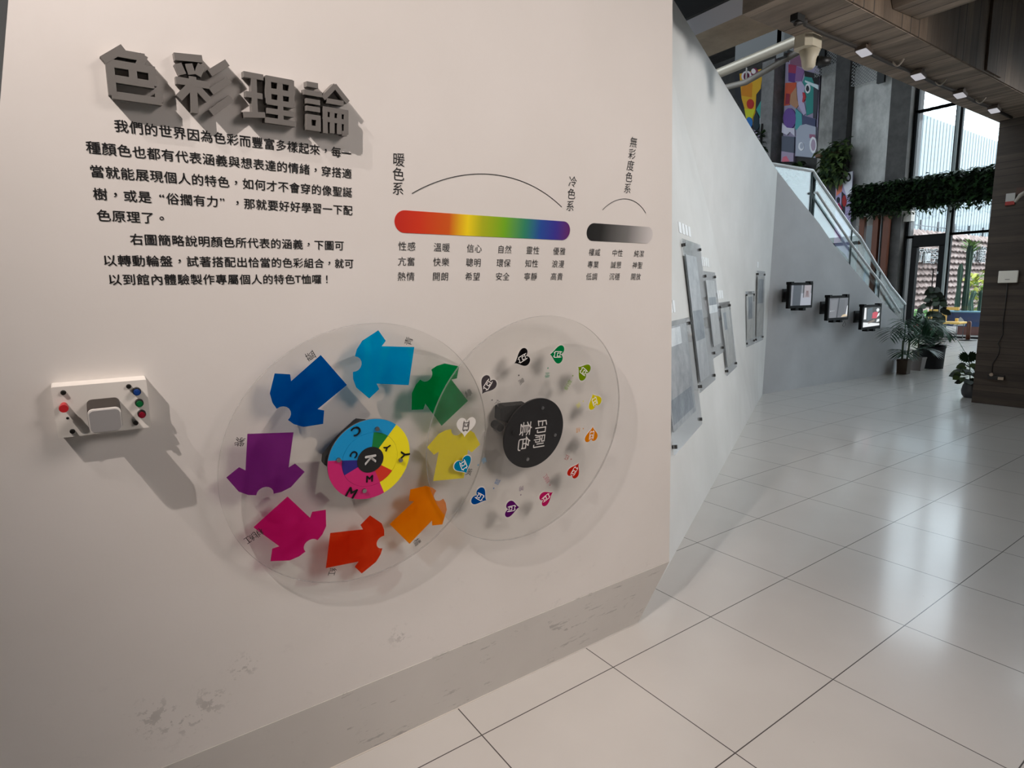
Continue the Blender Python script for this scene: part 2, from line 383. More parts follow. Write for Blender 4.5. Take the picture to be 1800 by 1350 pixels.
struct('wall_right', MB().box((-6, -9.2, 0), (21.5, -9, 4.7)).box((10.8, -9.2, 4.7), (21.5, -9, 10.6)), mat((120, 104, 90), 0.8))
struct('wall_hall_left', MB().box((4.6, 20, 0), (21.9, 20.2, 10.8)), CONC)
# far wall of the tall hall with its piers and panels
b = MB().box((21.55, 8.62, 0), (22.0, 8.75, 10.6)); b.box((21.55, 8.7, 3.95), (22.0, 20, 10.6)); b.box((21.55, 10.35, 0), (22, 20, 4))
struct('wall_far', b, CONC_D)
struct('wall_panel_1', MB().box((21.40, 9.26, 3.95), (21.56, 10.49, 8.75)), CONC_L)
struct('wall_panel_2', MB().box((21.40, 10.97, 5.6), (21.56, 11.62, 9.1)), CONC)
struct('column_2', MB().box((21.15, 8.66, 0), (21.56, 9.24, 10.6)), concrete('pier', (60, 58, 57), (84, 82, 80)))
struct('column_3', MB().box((21.05, 10.5, 3.95), (21.56, 10.96, 10.6)), CONC_D)
struct('column_4', MB().box((20.9, 13.10, 0), (21.56, 13.58, 10.6)), concrete('pier_2', (104, 102, 102), (134, 132, 132)))
struct('trim_5', MB().box((21.30, 8.45, 3.62), (21.56, 10.1, 3.93)), mat((214, 210, 204), 0.7))
SCREEN = mesh_screen('expanded_metal', (120, 120, 120), 40, 0.45)
for i, (y0, y1, z0) in enumerate(((9.26, 10.49, 8.1), (10.97, 11.75, 8.75))):
    struct('trim_%d' % (6+i), MB().box((21.15, y0, z0), (21.16, y1, 10.5)), SCREEN)

# glazed front: mullions, transoms, panes
GL = acrylic('window_glass', (0.97, 0.98, 0.98), 0.0, 0.05)
def window(n, y0, y1, z0, z1, pane=True, w=0.07, left=True):
    mb = MB()
    mb.box((21.45, y0, z0), (21.58, y0+w, z1)); mb.box((21.45, y1-w, z0), (21.58, y1, z1))
    mb.box((21.45, y0, z0), (21.58, y1, z0+w)); mb.box((21.45, y0, z1-w), (21.58, y1, z1))
    o = mb.build('window_%d' % n, FRAME); o['kind'] = 'structure'
    p = MB().box((21.50, y0+w, z0+w), (21.51, y1-w, z1-w)); p.build('pane', GL, o)
window(1, 7.47, 8.62, 3.10, 6.95); window(2, 7.47, 8.62, 6.88, 9.2)
window(3, 6.30, 7.43, 3.10, 7.7); window(4, 6.30, 7.43, 0.0, 3.16, w=0.05)
window(5, 8.38, 8.62, 0, 3.14, w=0.05)
k = 6
for i in range(6):
    y1 = 6.28 - i*2.5; window(k, y1-2.5, y1, 0.0, 3.15); window(k+1, y1-2.5, y1, 3.12, 10.5); k += 2
b = MB().box((21.35, 7.42, 0), (21.62, 7.48, 9.2)); struct('trim_8', b, mat((120, 128, 128), 0.5))
# the glass door with its wide black frame
dr = MB(); dr.box((21.42, 7.50, 2.80), (21.60, 8.38, 3.12)); dr.box((21.42, 7.50, 0.0), (21.60, 7.66, 2.82)); dr.box((21.42, 8.26, 0), (21.60, 8.38, 2.82)); dr.box((21.42, 7.5, 0), (21.60, 8.38, 0.07))
do = dr.build('door_1', FRAME); do['kind'] = 'structure'
MB().box((21.50, 7.66, 0.07), (21.51, 8.26, 2.80)).build('pane', GL, do)
MB().tube([(21.37, 7.74, 0.75), (21.37, 7.74, 2.1)], 0.016).tube([(21.37, 7.74, 0.85), (21.44, 7.7, 0.85)], 0.01).tube([(21.37, 7.74, 2.0), (21.44, 7.7, 2.0)], 0.01).build('door_handle', BLACK, do)
MB().box((21.40, 7.62, 1.95), (21.42, 7.645, 2.02)).build('lock_plate', STEEL, do)

# ---------------------------------------------------------------- the graphic wall: title, lettering, bars
INK = mat((16, 15, 16), 0.6); TITLE = mat((106, 102, 98), 0.6)
TI = {
'sè': ((0.058, 0.160, 2.034, 2.131), 0.145, [((.40,.97),(.07,.70)), ((.33,.87),(.74,.87)), ((.74,.90),(.64,.68)), ((.12,.66),(.90,.66)), ((.16,.66),(.16,.08)), ((.53,.66),(.53,.38)), ((.86,.66),(.86,.38)), ((.16,.38),(.86,.38)), ((.16,.07),(.97,.07)), ((.95,.08),(.95,.20))]),
'cǎi': ((0.188, 0.292, 2.028, 2.139), 0.125, [((.02,.93),(.48,.97)), ((.06,.80),(.12,.66)), ((.25,.83),(.29,.69)), ((.47,.85),(.40,.69)), ((.02,.53),(.58,.53)), ((.30,.62),(.30,.02)), ((.28,.50),(.04,.24)), ((.33,.50),(.56,.28)), ((.95,.98),(.64,.76)), ((.97,.68),(.64,.44)), ((1.0,.36),(.62,.06))]),
'lǐ': ((0.320, 0.428, 2.032, 2.127), 0.125, [((.02,.94),(.36,.94)), ((.05,.53),(.33,.53)), ((0,.08),(.37,.13)), ((.19,.94),(.19,.1)), ((.45,.94),(.95,.94)), ((.47,.97),(.47,.42)), ((.94,.97),(.94,.42)), ((.45,.68),(.95,.68)), ((.45,.44),(.95,.44)), ((.705,.95),(.705,.03)), ((.45,.24),(.96,.24)), ((.40,.03),(1.0,.03))]),
'lùn': ((0.452, 0.556, 2.026, 2.131), 0.105, [((.06,.94),(.27,.94)), ((.0,.77),(.36,.77)), ((.05,.60),(.31,.60)), ((.05,.45),(.31,.45)), ((.05,.28),(.32,.28)), ((.08,.28),(.08,.02)), ((.29,.28),(.29,.02)), ((.05,.05),(.32,.05)), ((.68,1.0),(.42,.72)), ((.68,1.0),(.97,.72)), ((.50,.67),(.86,.67)), ((.42,.49),(.97,.49)), ((.45,.5),(.45,.0)), ((.94,.5),(.94,.04)), ((.61,.5),(.61,.02)), ((.78,.5),(.78,.02)), ((.42,.28),(.96,.28)), ((.86,.03),(.94,.03))]),
}
for key, lab in (('sè', 'first thick grey letter of the raised title, beside the wall edge'), ('cǎi', 'second thick grey letter of the raised title, with three slanted strokes'),
                 ('lǐ', 'third thick grey letter of the raised title, with four square holes'), ('lùn', 'fourth thick grey letter of the raised title, with a peaked roof stroke')):
    (s0, s1, t0, t1), w, sts = TI[key]; b = MB()
    for i, (p, q) in enumerate(sts):
        f = lambda P: (s0+P[0]*(s1-s0), t0+P[1]*(t1-t0))
        stroke(b, frA, f(p), f(q), w*(t1-t0), 0, 0.026 - i*0.00005, ext=0.002)
    top(b.build('title_character', TITLE), lab, 'letter', 'raised title letters')

PITCH_T = 0.0264
P1 = [('我們的世界因為色彩而豐富多樣起來，每一', 0.071, 1.9855), ('種顏色也都有代表涵義與想表達的情緒，穿搭適', 0.019, 1.938), ('當就能展現個人的特色，如何才不會穿的像聖誕', 0.0205, 1.8925),
      ('樹，或是“俗擱有力”，那就要好好學習一下配', 0.0215, 1.848), ('色原理了。', 0.0235, 1.805)]
P2 = [('右圖簡略說明顏色所代表的涵義，下圖可', 0.078, 1.758), ('以轉動輪盤，試著搭配出恰當的色彩組合，就可', 0.025, 1.712), ('以到館內體驗製作專屬個人的特色T恤囉！', 0.030, 1.671)]
for rows_, lab in ((P1, 'black five-line paragraph printed directly under the raised title'), (P2, 'black three-line paragraph printed below the longer one, above the push-button box')):
    pg = thing('wall_paragraph', frA(0.3, rows_[-1][2], 0), lab, 'lettering')
    for txt, s, t in rows_:
        b = MB(); text_row(b, txt, frA, s, t, PITCH_T, 0.0258); b.build('text_line', INK, pg)
for txt, s, t0, p, sz, lab in (('暖色系', 0.701, 1.986, 0.0366, 0.036, 'vertical black heading at the red end of the rainbow bar'), ('冷色系', 1.308, 1.983, 0.0375, 0.036, 'vertical black heading at the violet end of the rainbow bar'),
                               ('無彩度色系', 1.558, 2.132, 0.0373, 0.036, 'vertical five-character black heading above the small arc')):
    b = MB()
    for i, ch in enumerate(txt): put(b, ch, frA, s, t0-p*i, sz)
    top(b.build('heading_lettering', INK), lab, 'lettering', 'vertical headings')
WORDS = [(0.732, '性感亢奮熱情', 'under the red end'), (0.842, '溫暖快樂開朗', 'under the yellow'), (0.952, '信心聰明希望', 'under the yellow-green'), (1.062, '自然環保安全', 'under the green'), (1.172, '靈性知性寧靜', 'under the blue'), (1.282, '優雅浪漫高貴', 'under the violet end'),
         (1.440, '權威專業低調', 'under the black end of the grey bar'), (1.551, '中性誠懇沉穩', 'under the middle of the grey bar'), (1.661, '純潔神聖開放', 'under the pale end of the grey bar')]
for s, tx, where in WORDS:
    b = MB()
    for i in range(3):
        for j in range(2): put(b, tx[2*i+j], frA, s+(j-0.5)*0.0275, 1.762-0.0418*i, 0.0265)
    top(b.build('word_column', INK), 'three small black words printed ' + where + ('' if 'bar' in where else ' of the rainbow bar'), 'lettering', 'word columns')
def grad(name, stops, s0, s1):
    t = NT(name); x = t.sep(t.coord())[0]
    f = t.math('DIVIDE', t.math('ADD', x, (s1-s0)/2), s1-s0)
    t.l(t.ramp(f, stops), t.b.inputs['Base Color']); t.b.inputs['Roughness'].default_value = 0.4; return t.m
RB = [(0.0, (190, 35, 20)), (0.12, (205, 50, 15)), (0.27, (205, 85, 10)), (0.37, (240, 210, 10)), (0.45, (170, 175, 10)), (0.58, (110, 170, 10)), (0.70, (40, 130, 95)), (0.80, (25, 70, 150)), (0.90, (50, 40, 140)), (1.0, (95, 25, 95))]
o = MB().prism(rrect(0.693, 1.798, 1.318, 1.858, 0.030, 8), 0.0002, 0.001, frA).build('color_bar', grad('rainbow', RB, 0.693, 1.318)); top(o, 'long rounded rainbow bar running from red to violet', 'colour bar')
o = MB().prism(rrect(1.393, 1.800, 1.718, 1.859, 0.0295, 8), 0.0002, 0.001, frA).build('color_bar', grad('greys', [(0, (16, 14, 12)), (0.2, (28, 25, 22)), (0.6, (112, 110, 108)), (1, (205, 200, 198))], 1.393, 1.718)); top(o, 'short rounded bar fading from black to pale grey', 'colour bar')
def arc3(p, q, r):
    (ax, ay), (bx, by), (cx, cy) = p, q, r; D = 2*(ax*(by-cy)+bx*(cy-ay)+cx*(ay-by))
    ux = ((ax*ax+ay*ay)*(by-cy)+(bx*bx+by*by)*(cy-ay)+(cx*cx+cy*cy)*(ay-by))/D; uy = ((ax*ax+ay*ay)*(cx-bx)+(bx*bx+by*by)*(ax-cx)+(cx*cx+cy*cy)*(bx-ax))/D
    return ux, uy, math.hypot(ax-ux, ay-uy), math.atan2(ay-uy, ax-ux), math.atan2(cy-uy, cx-ux)
for pts, lab in ((((0.742, 1.903), (0.990, 1.976), (1.273, 1.902)), 'thin black arc spanning the rainbow bar'), (((1.453, 1.904), (1.548, 1.947), (1.666, 1.906)), 'small thin black arc over the grey bar')):
    ux, uy, R, a0, a1 = arc3(*pts); b = MB(); N = 48
    vs = [frA(ux+(R+e)*math.cos(a0+(a1-a0)*i/N), uy+(R+e)*math.sin(a0+(a1-a0)*i/N), 0.0008) for i in range(N+1) for e in (-0.0011, 0.0011)]
    b.add(vs, [(2*i, 2*i+1, 2*i+3, 2*i+2) for i in range(N)]); top(b.build('arc_line', INK), lab, 'printed line', 'printed arcs')

# ---------------------------------------------------------------- push-button box
bx = thing('control_box', frA(-0.005, 1.33, 0), 'white square push-button box on the wall below the paragraphs', 'control box')
WB = mat((226, 220, 212), 0.45)
MB().prism(rrect(-0.092, 1.333, 0.081, 1.449, 0.003, 2), 0, 0.033, frA).build('housing', WB, bx)
kb = MB().prism(rrect(-0.0345, 1.360, 0.0255, 1.414, 0.010), 0.033, 0.098, frA).build('button_body', mat((44, 36, 30), 0.5), bx)
kc = MB().prism(rrect(-0.034, 1.3605, 0.025, 1.4135, 0.010), 0.098, 0.103, frA); kc.build('button_rim', mat((225, 220, 214), 0.4), kb)
MB().prism(rrect(-0.0315, 1.363, 0.0225, 1.411, 0.009), 0.103, 0.106, frA).build('button_cap', mat((150, 147, 146), 0.35), kb)
def disk(mb, fr, u, v, r, a, b_, n=14, mi=0): return mb.prism(disc_pts(n, r, u, v), a, b_, fr, mi)
for (u, v) in ((-0.072, 1.436), (0.046, 1.437), (-0.066, 1.346), (0.052, 1.348)): 
    b = disk(MB(), frA, u, v, 0.0050, 0.033, 0.036); disk(b, frA, u, v, 0.0042, 0.036, 0.039); b.build('screw', mat((60, 58, 55), 0.4, 0.8), bx)
disk(MB(), frA, -0.071, 1.377, 0.0028, 0.033, 0.0335).build('hole', BLACK, bx)
b = disk(MB(), frA, -0.074, 1.408, 0.006, 0.033, 0.050); disk(b, frA, -0.074, 1.408, 0.0085, 0.050, 0.060); b.build('red_peg', mat((190, 40, 45), 0.35), bx)
for (u, v, c) in ((0.060, 1.425, (25, 60, 125)), (0.0625, 1.397, (15, 95, 50)), (0.065, 1.370, (120, 15, 35))):
    r = disk(MB(), frA, u, v, 0.0085, 0.033, 0.043).build('lamp_bezel', BLACK, bx)
    b = disk(MB(), frA, u, v, 0.0068, 0.043, 0.050); disk(b, frA, u, v, 0.0045, 0.050, 0.054); b.build('lamp_lens', mat(c, 0.25), r)

# ---------------------------------------------------------------- acrylic wheels
AC1 = acrylic('acrylic_clear', (0.965, 0.965, 0.96), 0.015, 0.04); AC2 = acrylic('acrylic_scuffed', (0.965, 0.965, 0.96), 0.022, 0.03)
RIM = acrylic('acrylic_rim', (0.80, 0.80, 0.79), 0.32, 0.03, (0.40, 0.39, 0.38))
def ring_disc(name, c, R, d0, d1, mface, parent):
    N = 144; b = MB(); b.prism(disc_pts(N, R, *c), d0, d1, frA, 0, 1)
    return b.build(name, [mface, RIM], parent)
def fr_rot(c, ang):
    ca, sa = math.cos(ang), math.sin(ang); return lambda u, v, d: frA(c[0]+ca*u-sa*v, c[1]+sa*u+ca*v, d)
C1, C2 = (0.611, 1.158), (1.199, 1.150); R1, R2 = 0.400, 0.409
D1a, D1b, D2a, D2b = 0.040, 0.048, 0.054, 0.062
w1 = thing('color_matching_disc', frA(C1[0], C1[1], 0), 'large clear wheel with eight coloured shirts and a cyan-magenta-yellow hub', 'wheel', 'acrylic colour wheels')
ring_disc('acrylic_disc', C1, R1, D1a, D1b, AC1, w1)
SHIRT = [(-0.057, -0.090), (0.057, -0.090), (0.054, 0.010), (0.070, 0.000), (0.098, 0.026), (0.066, 0.068), (0.042, 0.080)] + [(0.022*math.cos(a), 0.083-0.022*math.sin(a)) for a in [i*PI/8 for i in range(9)]] + [(-0.042, 0.080), (-0.066, 0.068), (-0.098, 0.026), (-0.070, 0.000), (-0.054, 0.010)]
SH = [(38, (0, 132, 62), '綠', 'green'), (83, (0, 150, 208), '青', 'cyan'), (128, (0, 74, 160), '藍', 'blue'), (173, (124, 34, 126), '紫', 'purple'), (218, (205, 20, 110), '桃紅', 'magenta'), (263, (215, 48, 14), '紅', 'red'), (308, (240, 135, 5), '橘', 'orange'), (353, (246, 230, 2), '黃', 'yellow')]
for ang, c, ch, nm in SH:
    a = math.radians(ang); f = fr_rot((C1[0]+0.282*math.cos(a), C1[1]+0.282*math.sin(a)), a)
    sh = MB().prism(SHIRT, D1b, D1b+0.0006, f).build('shirt', film(c, 0.6 if nm == 'yellow' else 0.36), w1); sh['label'] = nm + ' printed shirt'
    a2 = math.radians(ang-11); b = MB(); g = fr_rot((C1[0]+0.362*math.cos(a2), C1[1]+0.362*math.sin(a2)), a2)
    for i, q in enumerate(ch): put(b, q, g, (0.5*(len(ch)-1)-i)*-0.025, 0, 0.026, d=D1b+0.0008)
    b.build('shirt_caption', INK, w1)
# mount behind, hub plate with its sectors
b = MB(); disk(b, frA, C1[0], C1[1], 0.075, 0, D1a, 32); b.prism([(C1[0]-0.124, C1[1]+0.020), (C1[0]-0.080, C1[1]+0.070), (C1[0]-0.025, C1[1]+0.114), (C1[0]+0.005, C1[1]+0.106), (C1[0]+0.05, C1[1]), (C1[0]-0.06, C1[1]-0.06), (C1[0]-0.126, C1[1]-0.002)], 0.004, 0.030, frA)
b.build('wall_mount', mat((14, 13, 14), 0.6, 0.0, 0.2), w1)
HD = D1b; CY, MG, YL = (0, 140, 196), (196, 22, 104), (236, 220, 8)
hub = MB(); sect = [(51, 171, CY), (171, 291, MG), (291, 411, YL)]; inner = [(51, 84, (0, 116, 48)), (84, 171, CY), (171, 204, (34, 24, 118)), (204, 291, MG), (291, 325, (205, 44, 16)), (325, 411, YL)]
def wedge(a0, a1, r0, r1, n=18):
    p = [(C1[0]+r1*math.cos(math.radians(a0+(a1-a0)*i/n)), C1[1]+r1*math.sin(math.radians(a0+(a1-a0)*i/n))) for i in range(n+1)]
    if r0 == 0: return p + [C1]
    return p + [(C1[0]+r0*math.cos(math.radians(a1-(a1-a0)*i/n)), C1[1]+r0*math.sin(math.radians(a1-(a1-a0)*i/n))) for i in range(n+1)]
disk(hub, frA, C1[0], C1[1], 0.124, HD, HD+0.005, 72); pl = hub.build('hub_plate', mat((70, 70, 70), 0.5), w1)
for a0, a1, c in sect: MB().prism(wedge(a0, a1, 0.0845, 0.1245), HD+0.005, HD+0.0062, frA).build('outer_sector', mat(c, 0.45), pl)
for a0, a1, c in inner: MB().prism(wedge(a0, a1, 0, 0.0838), HD+0.005, HD+0.0066, frA).build('inner_sector', mat(c, 0.45), pl)
disk(MB(), frA, C1[0], C1[1], 0.040, HD+0.0066, HD+0.0074, 40).build('hub_cap', BLACK, pl)
for ch, a, r, sz in (('C', 114, 0.106, 0.042), ('M', 239, 0.109, 0.046), ('Y', -2, 0.110, 0.046), ('C', 152, 0.056, 0.032), ('Y', 30, 0.060, 0.032), ('M', 268, 0.060, 0.032)):
    a_ = math.radians(a); b = MB()
    for e in ((0, 0), (.0011, 0), (-.0011, 0), (0, .0011), (0, -.0011)): put(b, ch, frA, C1[0]+r*math.cos(a_)+e[0], C1[1]+r*math.sin(a_)+e[1], sz*0.92, a_+PI/2, HD+0.0078)
    b.build('hub_letter', INK, pl)
b = MB(); 
for e in ((0, 0), (.0014, 0), (-.0014, 0), (0, .0014), (0, -.0014)): put(b, 'K', frA, C1[0]+e[0], C1[1]+e[1], 0.046, -PI/2, HD+0.0080)
b.build('hub_initial', WHITE, pl)
for a in (79, 169, 259, 349):
    a_ = math.radians(a); b = disk(MB(), frA, C1[0]+0.096*math.cos(a_), C1[1]+0.096*math.sin(a_), 0.0065, HD+0.006, HD+0.012); b.build('screw', STEEL, pl)

w2 = thing('color_matching_disc', frA(C2[0], C2[1], 0), 'clear wheel with a ring of small coloured hearts and a black hub', 'wheel', 'acrylic colour wheels')
ring_disc('acrylic_disc', C2, R2, D2a, D2b, AC2, w2)
HEART = []
for i in range(40):
    t = 2*PI*i/40; HEART.append((0.0315*(math.sin(t)**3)*1.02, 0.0021*(13*math.cos(t)-5*math.cos(2*t)-2*math.cos(3*t)-math.cos(4*t))))
HR = [('black', 105.5, (20, 19, 20), '黑', (60, 56, 54)), ('green', 75.5, (0, 128, 66), '綠', (60, 130, 100)), ('lime', 45.5, (116, 148, 4), '草綠', (120, 150, 70)), ('yellow', 16.5, (222, 205, 5), '黃', (205, 200, 90)), ('orange', -11, (226, 130, 5), '橘', (200, 140, 80)), ('red', -41.5, (196, 34, 18), '紅', (160, 80, 75)),
      ('magenta', -72, (190, 25, 95), '桃紅', (165, 95, 105)), ('purple', -103.5, (92, 20, 100), '紫', (110, 90, 110)), ('blue', -136, (0, 74, 152), '藍', (80, 110, 150)), ('cyan', -166.5, (0, 132, 176), '青', (90, 140, 170)), ('white', 166, (232, 228, 224), '白', (170, 165, 160)), ('grey', 136, (78, 72, 76), '灰', (110, 104, 102))]
for nm, ang, c, ch, tc in HR:
    a = math.radians(ang); ctr = (C2[0]+0.284*math.cos(a), C2[1]+0.284*math.sin(a)); up = a - math.radians(170)
    f = fr_rot(ctr, up)
    hp = MB().prism([(u*1.10, v*1.10) for u, v in HEART], D2b, D2b+0.0004, f).build('heart', film((236, 232, 226), 0.7), w2); hp['label'] = nm + ' printed heart'
    if nm != 'white': MB().prism(HEART, D2b+0.0004, D2b+0.0008, f).build('heart_fill', film(c, 0.66), hp)
    ink = mat((70, 64, 62), 0.5) if nm == 'white' else mat((236, 232, 226), 0.5); b = MB()
    for (p, q) in (((-.010, -.014), (.010, -.014)), ((-.010, .010), (.010, .010)), ((-.010, -.014), (-.010, .010)), ((.010, -.014), (.010, .010)), ((-.009, .016), (-.009, .010)), ((.009, .016), (.009, .010)), ((-.005, -.002), (.006, -.002)), ((-.005, -.002), (-.005, .005)), ((.006, -.002), (.006, .005)), ((-.006, -.014), (-.006, -.018)), ((.006, -.014), (.006, -.018))):
        stroke(b, f, p, q, 0.0024, D2b+0.0008, D2b+0.0012, ext=0.001)
    b.build('emblem', ink, hp)
    a2 = math.radians(ang+5); b = MB(); g = fr_rot((C2[0]+0.208*math.cos(a2), C2[1]+0.208*math.sin(a2)), a2 - math.radians(170))
    for i, q in enumerate(ch): put(b, q, g, (i-0.5*(len(ch)-1))*0.020, 0, 0.0225, d=D2b+0.0008)
    b.prism(disc_pts(8, 0.0028, -0.014-0.011*len(ch), 0.0), D2b+0.0005, D2b+0.0008, g)
    b.build('heart_caption', mat(tc, 0.6), w2)
b = MB(); disk(b, frA, C2[0], C2[1], 0.075, 0, D2a, 32)
b.prism([(C2[0]-0.130, C2[1]+0.098), (C2[0]-0.115, C2[1]+0.105), (C2[0]-0.02, C2[1]+0.10), (C2[0]+0.02, C2[1]), (C2[0]-0.128, C2[1]+0.055)], 0.004, 0.040, frA)
disk(b, frA, C2[0]-0.128, C2[1]+0.032, 0.014, 0.004, 0.044, 16); b.build('wall_mount', mat((14, 13, 14), 0.6, 0.0, 0.2), w2)
HD = D2b; hubm = mat((20, 18, 19), 0.5)
hp = disk(MB(), frA, C2[0], C2[1], 0.127, HD, HD+0.006, 72).build('hub_plate', hubm, w2)
b = MB(); fr_t = fr_rot(C2, -PI/2 - 0.03)
for ch, u, v in (('印', -0.027, 0.030), ('刷', 0.027, 0.030), ('套', -0.027, -0.037), ('色', 0.027, -0.037)): put(b, ch, fr_t, u+0.004, v-0.004, 0.056, d=HD+0.0065)
b.build('hub_lettering', mat((205, 200, 195), 0.5), hp)
for a in (76, -12, -103, 168):
    a_ = math.radians(a); bb = disk(MB(), frA, C2[0]+0.094*math.cos(a_), C2[1]+0.094*math.sin(a_), 0.0062, HD+0.006, HD+0.010); bb.build('screw', STEEL if a != 168 else BLACK, hp)

# ---------------------------------------------------------------- acrylic poster panels on the folded wall
AC3 = acrylic('acrylic_panel', (0.95, 0.96, 0.97), 0.10, 0.05, (0.88, 0.89, 0.90))
def poster_mat(name, a, b_):
    t = NT(name); co = t.coord(); n1 = t.noise(6, 6, co, 0.7)
    t.l(t.ramp(n1, [(0.35, a), (0.65, b_)]), t.b.inputs['Base Color']); t.b.inputs['Roughness'].default_value = 0.35; return t.m
def panel(fr, s0, s1, t0, t1, po, cap, gaps, pc, lab, caplab, bars=4):
    p = thing('poster_display', fr((s0+s1)/2, t0, 0), lab, 'poster panel', 'acrylic poster panels')
    MB().prism([(s0, t0), (s1, t0), (s1, t1), (s0, t1)], 0.016, 0.021, fr).build('acrylic_sheet', AC3, p)
    a0, a1, b0, b1 = po
    pr_ = MB().prism([(a0, b0), (a1, b0), (a1, b1), (a0, b1)], 0.0215, 0.0225, fr).build('poster', pc[0], p)
    for (u0, u1, v0, v1, m_) in pc[1]:
        MB().prism([(a0+u0*(a1-a0), b0+v0*(b1-b0)), (a0+u1*(a1-a0), b0+v0*(b1-b0)), (a0+u1*(a1-a0), b0+v1*(b1-b0)), (a0+u0*(a1-a0), b0+v1*(b1-b0))], 0.0226, 0.0230, fr).build('picture', m_, pr_)
    e = 0.045
    for (u, v, g) in ((s0+e, t0+e, gaps[0]), (s1-e, t0+e, gaps[1]), (s0+e, t1-e, gaps[2]), (s1-e, t1-e, gaps[3])):
        disk(MB(), fr, u, v, 0.013, -g, 0.032, 12).build('standoff', mat((70, 68, 66), 0.3, 0.9), p)
    if cap:
        c0, c1, d0, d1 = cap; b = MB(); w = (c1-c0)/bars
        for i in range(bars):
            b.prism(rrect(c0+w*(i+0.12), d0, c0+w*(i+0.88), d1, 0.008, 2), -gaps[2]*0.5, 0.004, fr)
        top(b.build('caption_plaque', mat((240, 242, 244), 0.4)), caplab, 'caption', 'poster captions')
PG = [poster_mat('poster_%d' % i, a, b_) for i, (a, b_) in enumerate((((120, 122, 126), (165, 166, 168)), ((140, 142, 146), (175, 176, 178)), ((150, 150, 150), (176, 176, 176)), ((140, 140, 138), (176, 174, 170)), ((150, 150, 146), (185, 184, 180))))]
DK = poster_mat('print_dark', (78, 84, 92), (128, 132, 138)); LT = poster_mat('print_light', (185, 190, 194), (225, 228, 230)); BLK = mat((40, 42, 46), 0.5)
g0 = (0, 0, 0, 0)
panel(frB, 1.07, 2.07, 0.565, 1.405, (1.10, 1.885, 0.705, 1.37), (1.42, 1.68, 1.46, 1.545), g0, (PG[0], [(0.3, 0.72, 0.80, 0.98, LT), (0.05, 0.9, 0.06, 0.30, DK)]), 'large clear poster panel hanging lowest, half hidden by the graphic wall', 'white caption above the lowest poster panel', 3)
panel(frB, 2.13, 2.90, 0.80, 2.01, (2.16, 2.63, 0.88, 1.89), (2.12, 2.62, 2.06, 2.145), g0, (PG[1], [(0.1, 0.95, 0.32, 0.56, DK), (0, 0.04, 0.0, 1.0, BLK)]), 'tallest clear poster panel, hung highest on the folded wall', 'white caption above the tallest poster panel', 4)
panel(frB, 2.93, 3.57, 0.99, 1.78, (2.90+0.07, 3.45, 1.09, 1.70), (2.95, 3.38, 1.83, 1.915), g0, (PG[2], [(0.0, 1.0, 0.50, 0.62, LT), (0.1, 0.95, 0.62, 0.74, DK), (0, 0.05, 0, 0.5, BLK)]), 'clear poster panel with a bright band, second right of the tallest one', 'white caption above the poster panel with the bright band', 4)
panel(frB, 3.60, 4.40, 0.74, 1.48, (3.66, 4.30, 0.82, 1.42), (3.64, 4.08, 1.52, 1.605), g0, (PG[3], [(0.2, 0.5, 0.62, 0.92, DK), (0, 0.03, 0, 0.5, BLK)]), 'clear poster panel just before the crease of the folded wall', 'white caption above the poster panel before the crease', 3)
def frF(o, ex, n):
    ex = Vector(ex).normalized(); n = Vector(n); n = (n - ex*n.dot(ex)).normalized(); up = n.cross(ex); o = Vector(o) - n*0.03
    if up.z < 0: up = -up
    return lambda s, t, d: o + ex*s + up*t + n*d
fr5 = frF((6.69, 4.395, 0.87), (0.919, 0.393, 0), (0.393, -0.919, 0.045)); fr6 = frF((7.30, 4.66, 0.87), (0.918, 0.397, 0), (0.397, -0.918, 0.015)); g5 = (0.04, 0.04, 0.05, 0.03)
panel(fr5, 0.0, 0.60, 0.0, 0.70, (0.03, 0.50, 0.09, 0.66), (0.03, 0.52, 0.74, 0.81), g5, (PG[4], [(0.25, 0.85, 0.45, 0.95, DK)]), 'clear poster panel past the crease, lower of the far pair', 'white caption above the lower panel of the far pair', 4)
panel(fr6, 0.0, 0.64, 0.0, 0.97, (0.04, 0.56, 0.08, 0.90), (0.05, 0.50, 1.01, 1.09), g5, (PG[3], [(0.1, 0.9, 0.55, 0.95, DK)]), 'clear poster panel nearest the corner, taller of the far pair', 'white caption above the panel nearest the corner', 3)

# ---------------------------------------------------------------- monitors on the stair wall
def monitor(x0, x1, z0, z1, label, screen):
    D = 0.25; cx = (x0+x1)/2; cz = (z0+z1)/2
    t = thing('wall_monitor', frC(cx, z0, 0), label, 'monitor', 'monitors under the stair')
    MB().prism(rrect(x0-0.01, z0-0.01, x1+0.01, z1+0.01, 0.012, 3), D-0.05, D, frC).build('housing', FRAME, t)
    w, h = x1-x0-0.06, z1-z0-0.06; sc = MB().prism([(x0+.03, z0+.03), (x1-.03, z0+.03), (x1-.03, z1-.03), (x0+.03, z1-.03)], D, D+0.002, frC).build('screen', screen[0], t)
    for poly, c in screen[1]:
        MB().prism([(x0+.03+u*w, z0+.03+v*h) for u, v in poly], D+0.002, D+0.003, frC).build('picture', c, sc)
    b = MB(); b.box((cx-0.10, cz-0.10, 0.0), (cx+0.10, cz+0.10, 0.02), 0, frC); b.box((cx-0.04, cz-0.06, 0.02), (cx+0.04, cz+0.06, D-0.05), 0, frC)
    b.build('wall_bracket', DARK, t)
    for u, v in ((x0+0.04, z1), (x1-0.05, z1+0.005), (x0+0.18, z0-0.025), (x1-0.20, z0-0.03)):
        MB().box((u-0.035, v-0.018, D-0.07), (u+0.035, v+0.022, D+0.012), 0, frC).build('clamp', FRAME, t)
    return t, D
E_ = lambda n, c, s=0.55: emit(n, c, s)
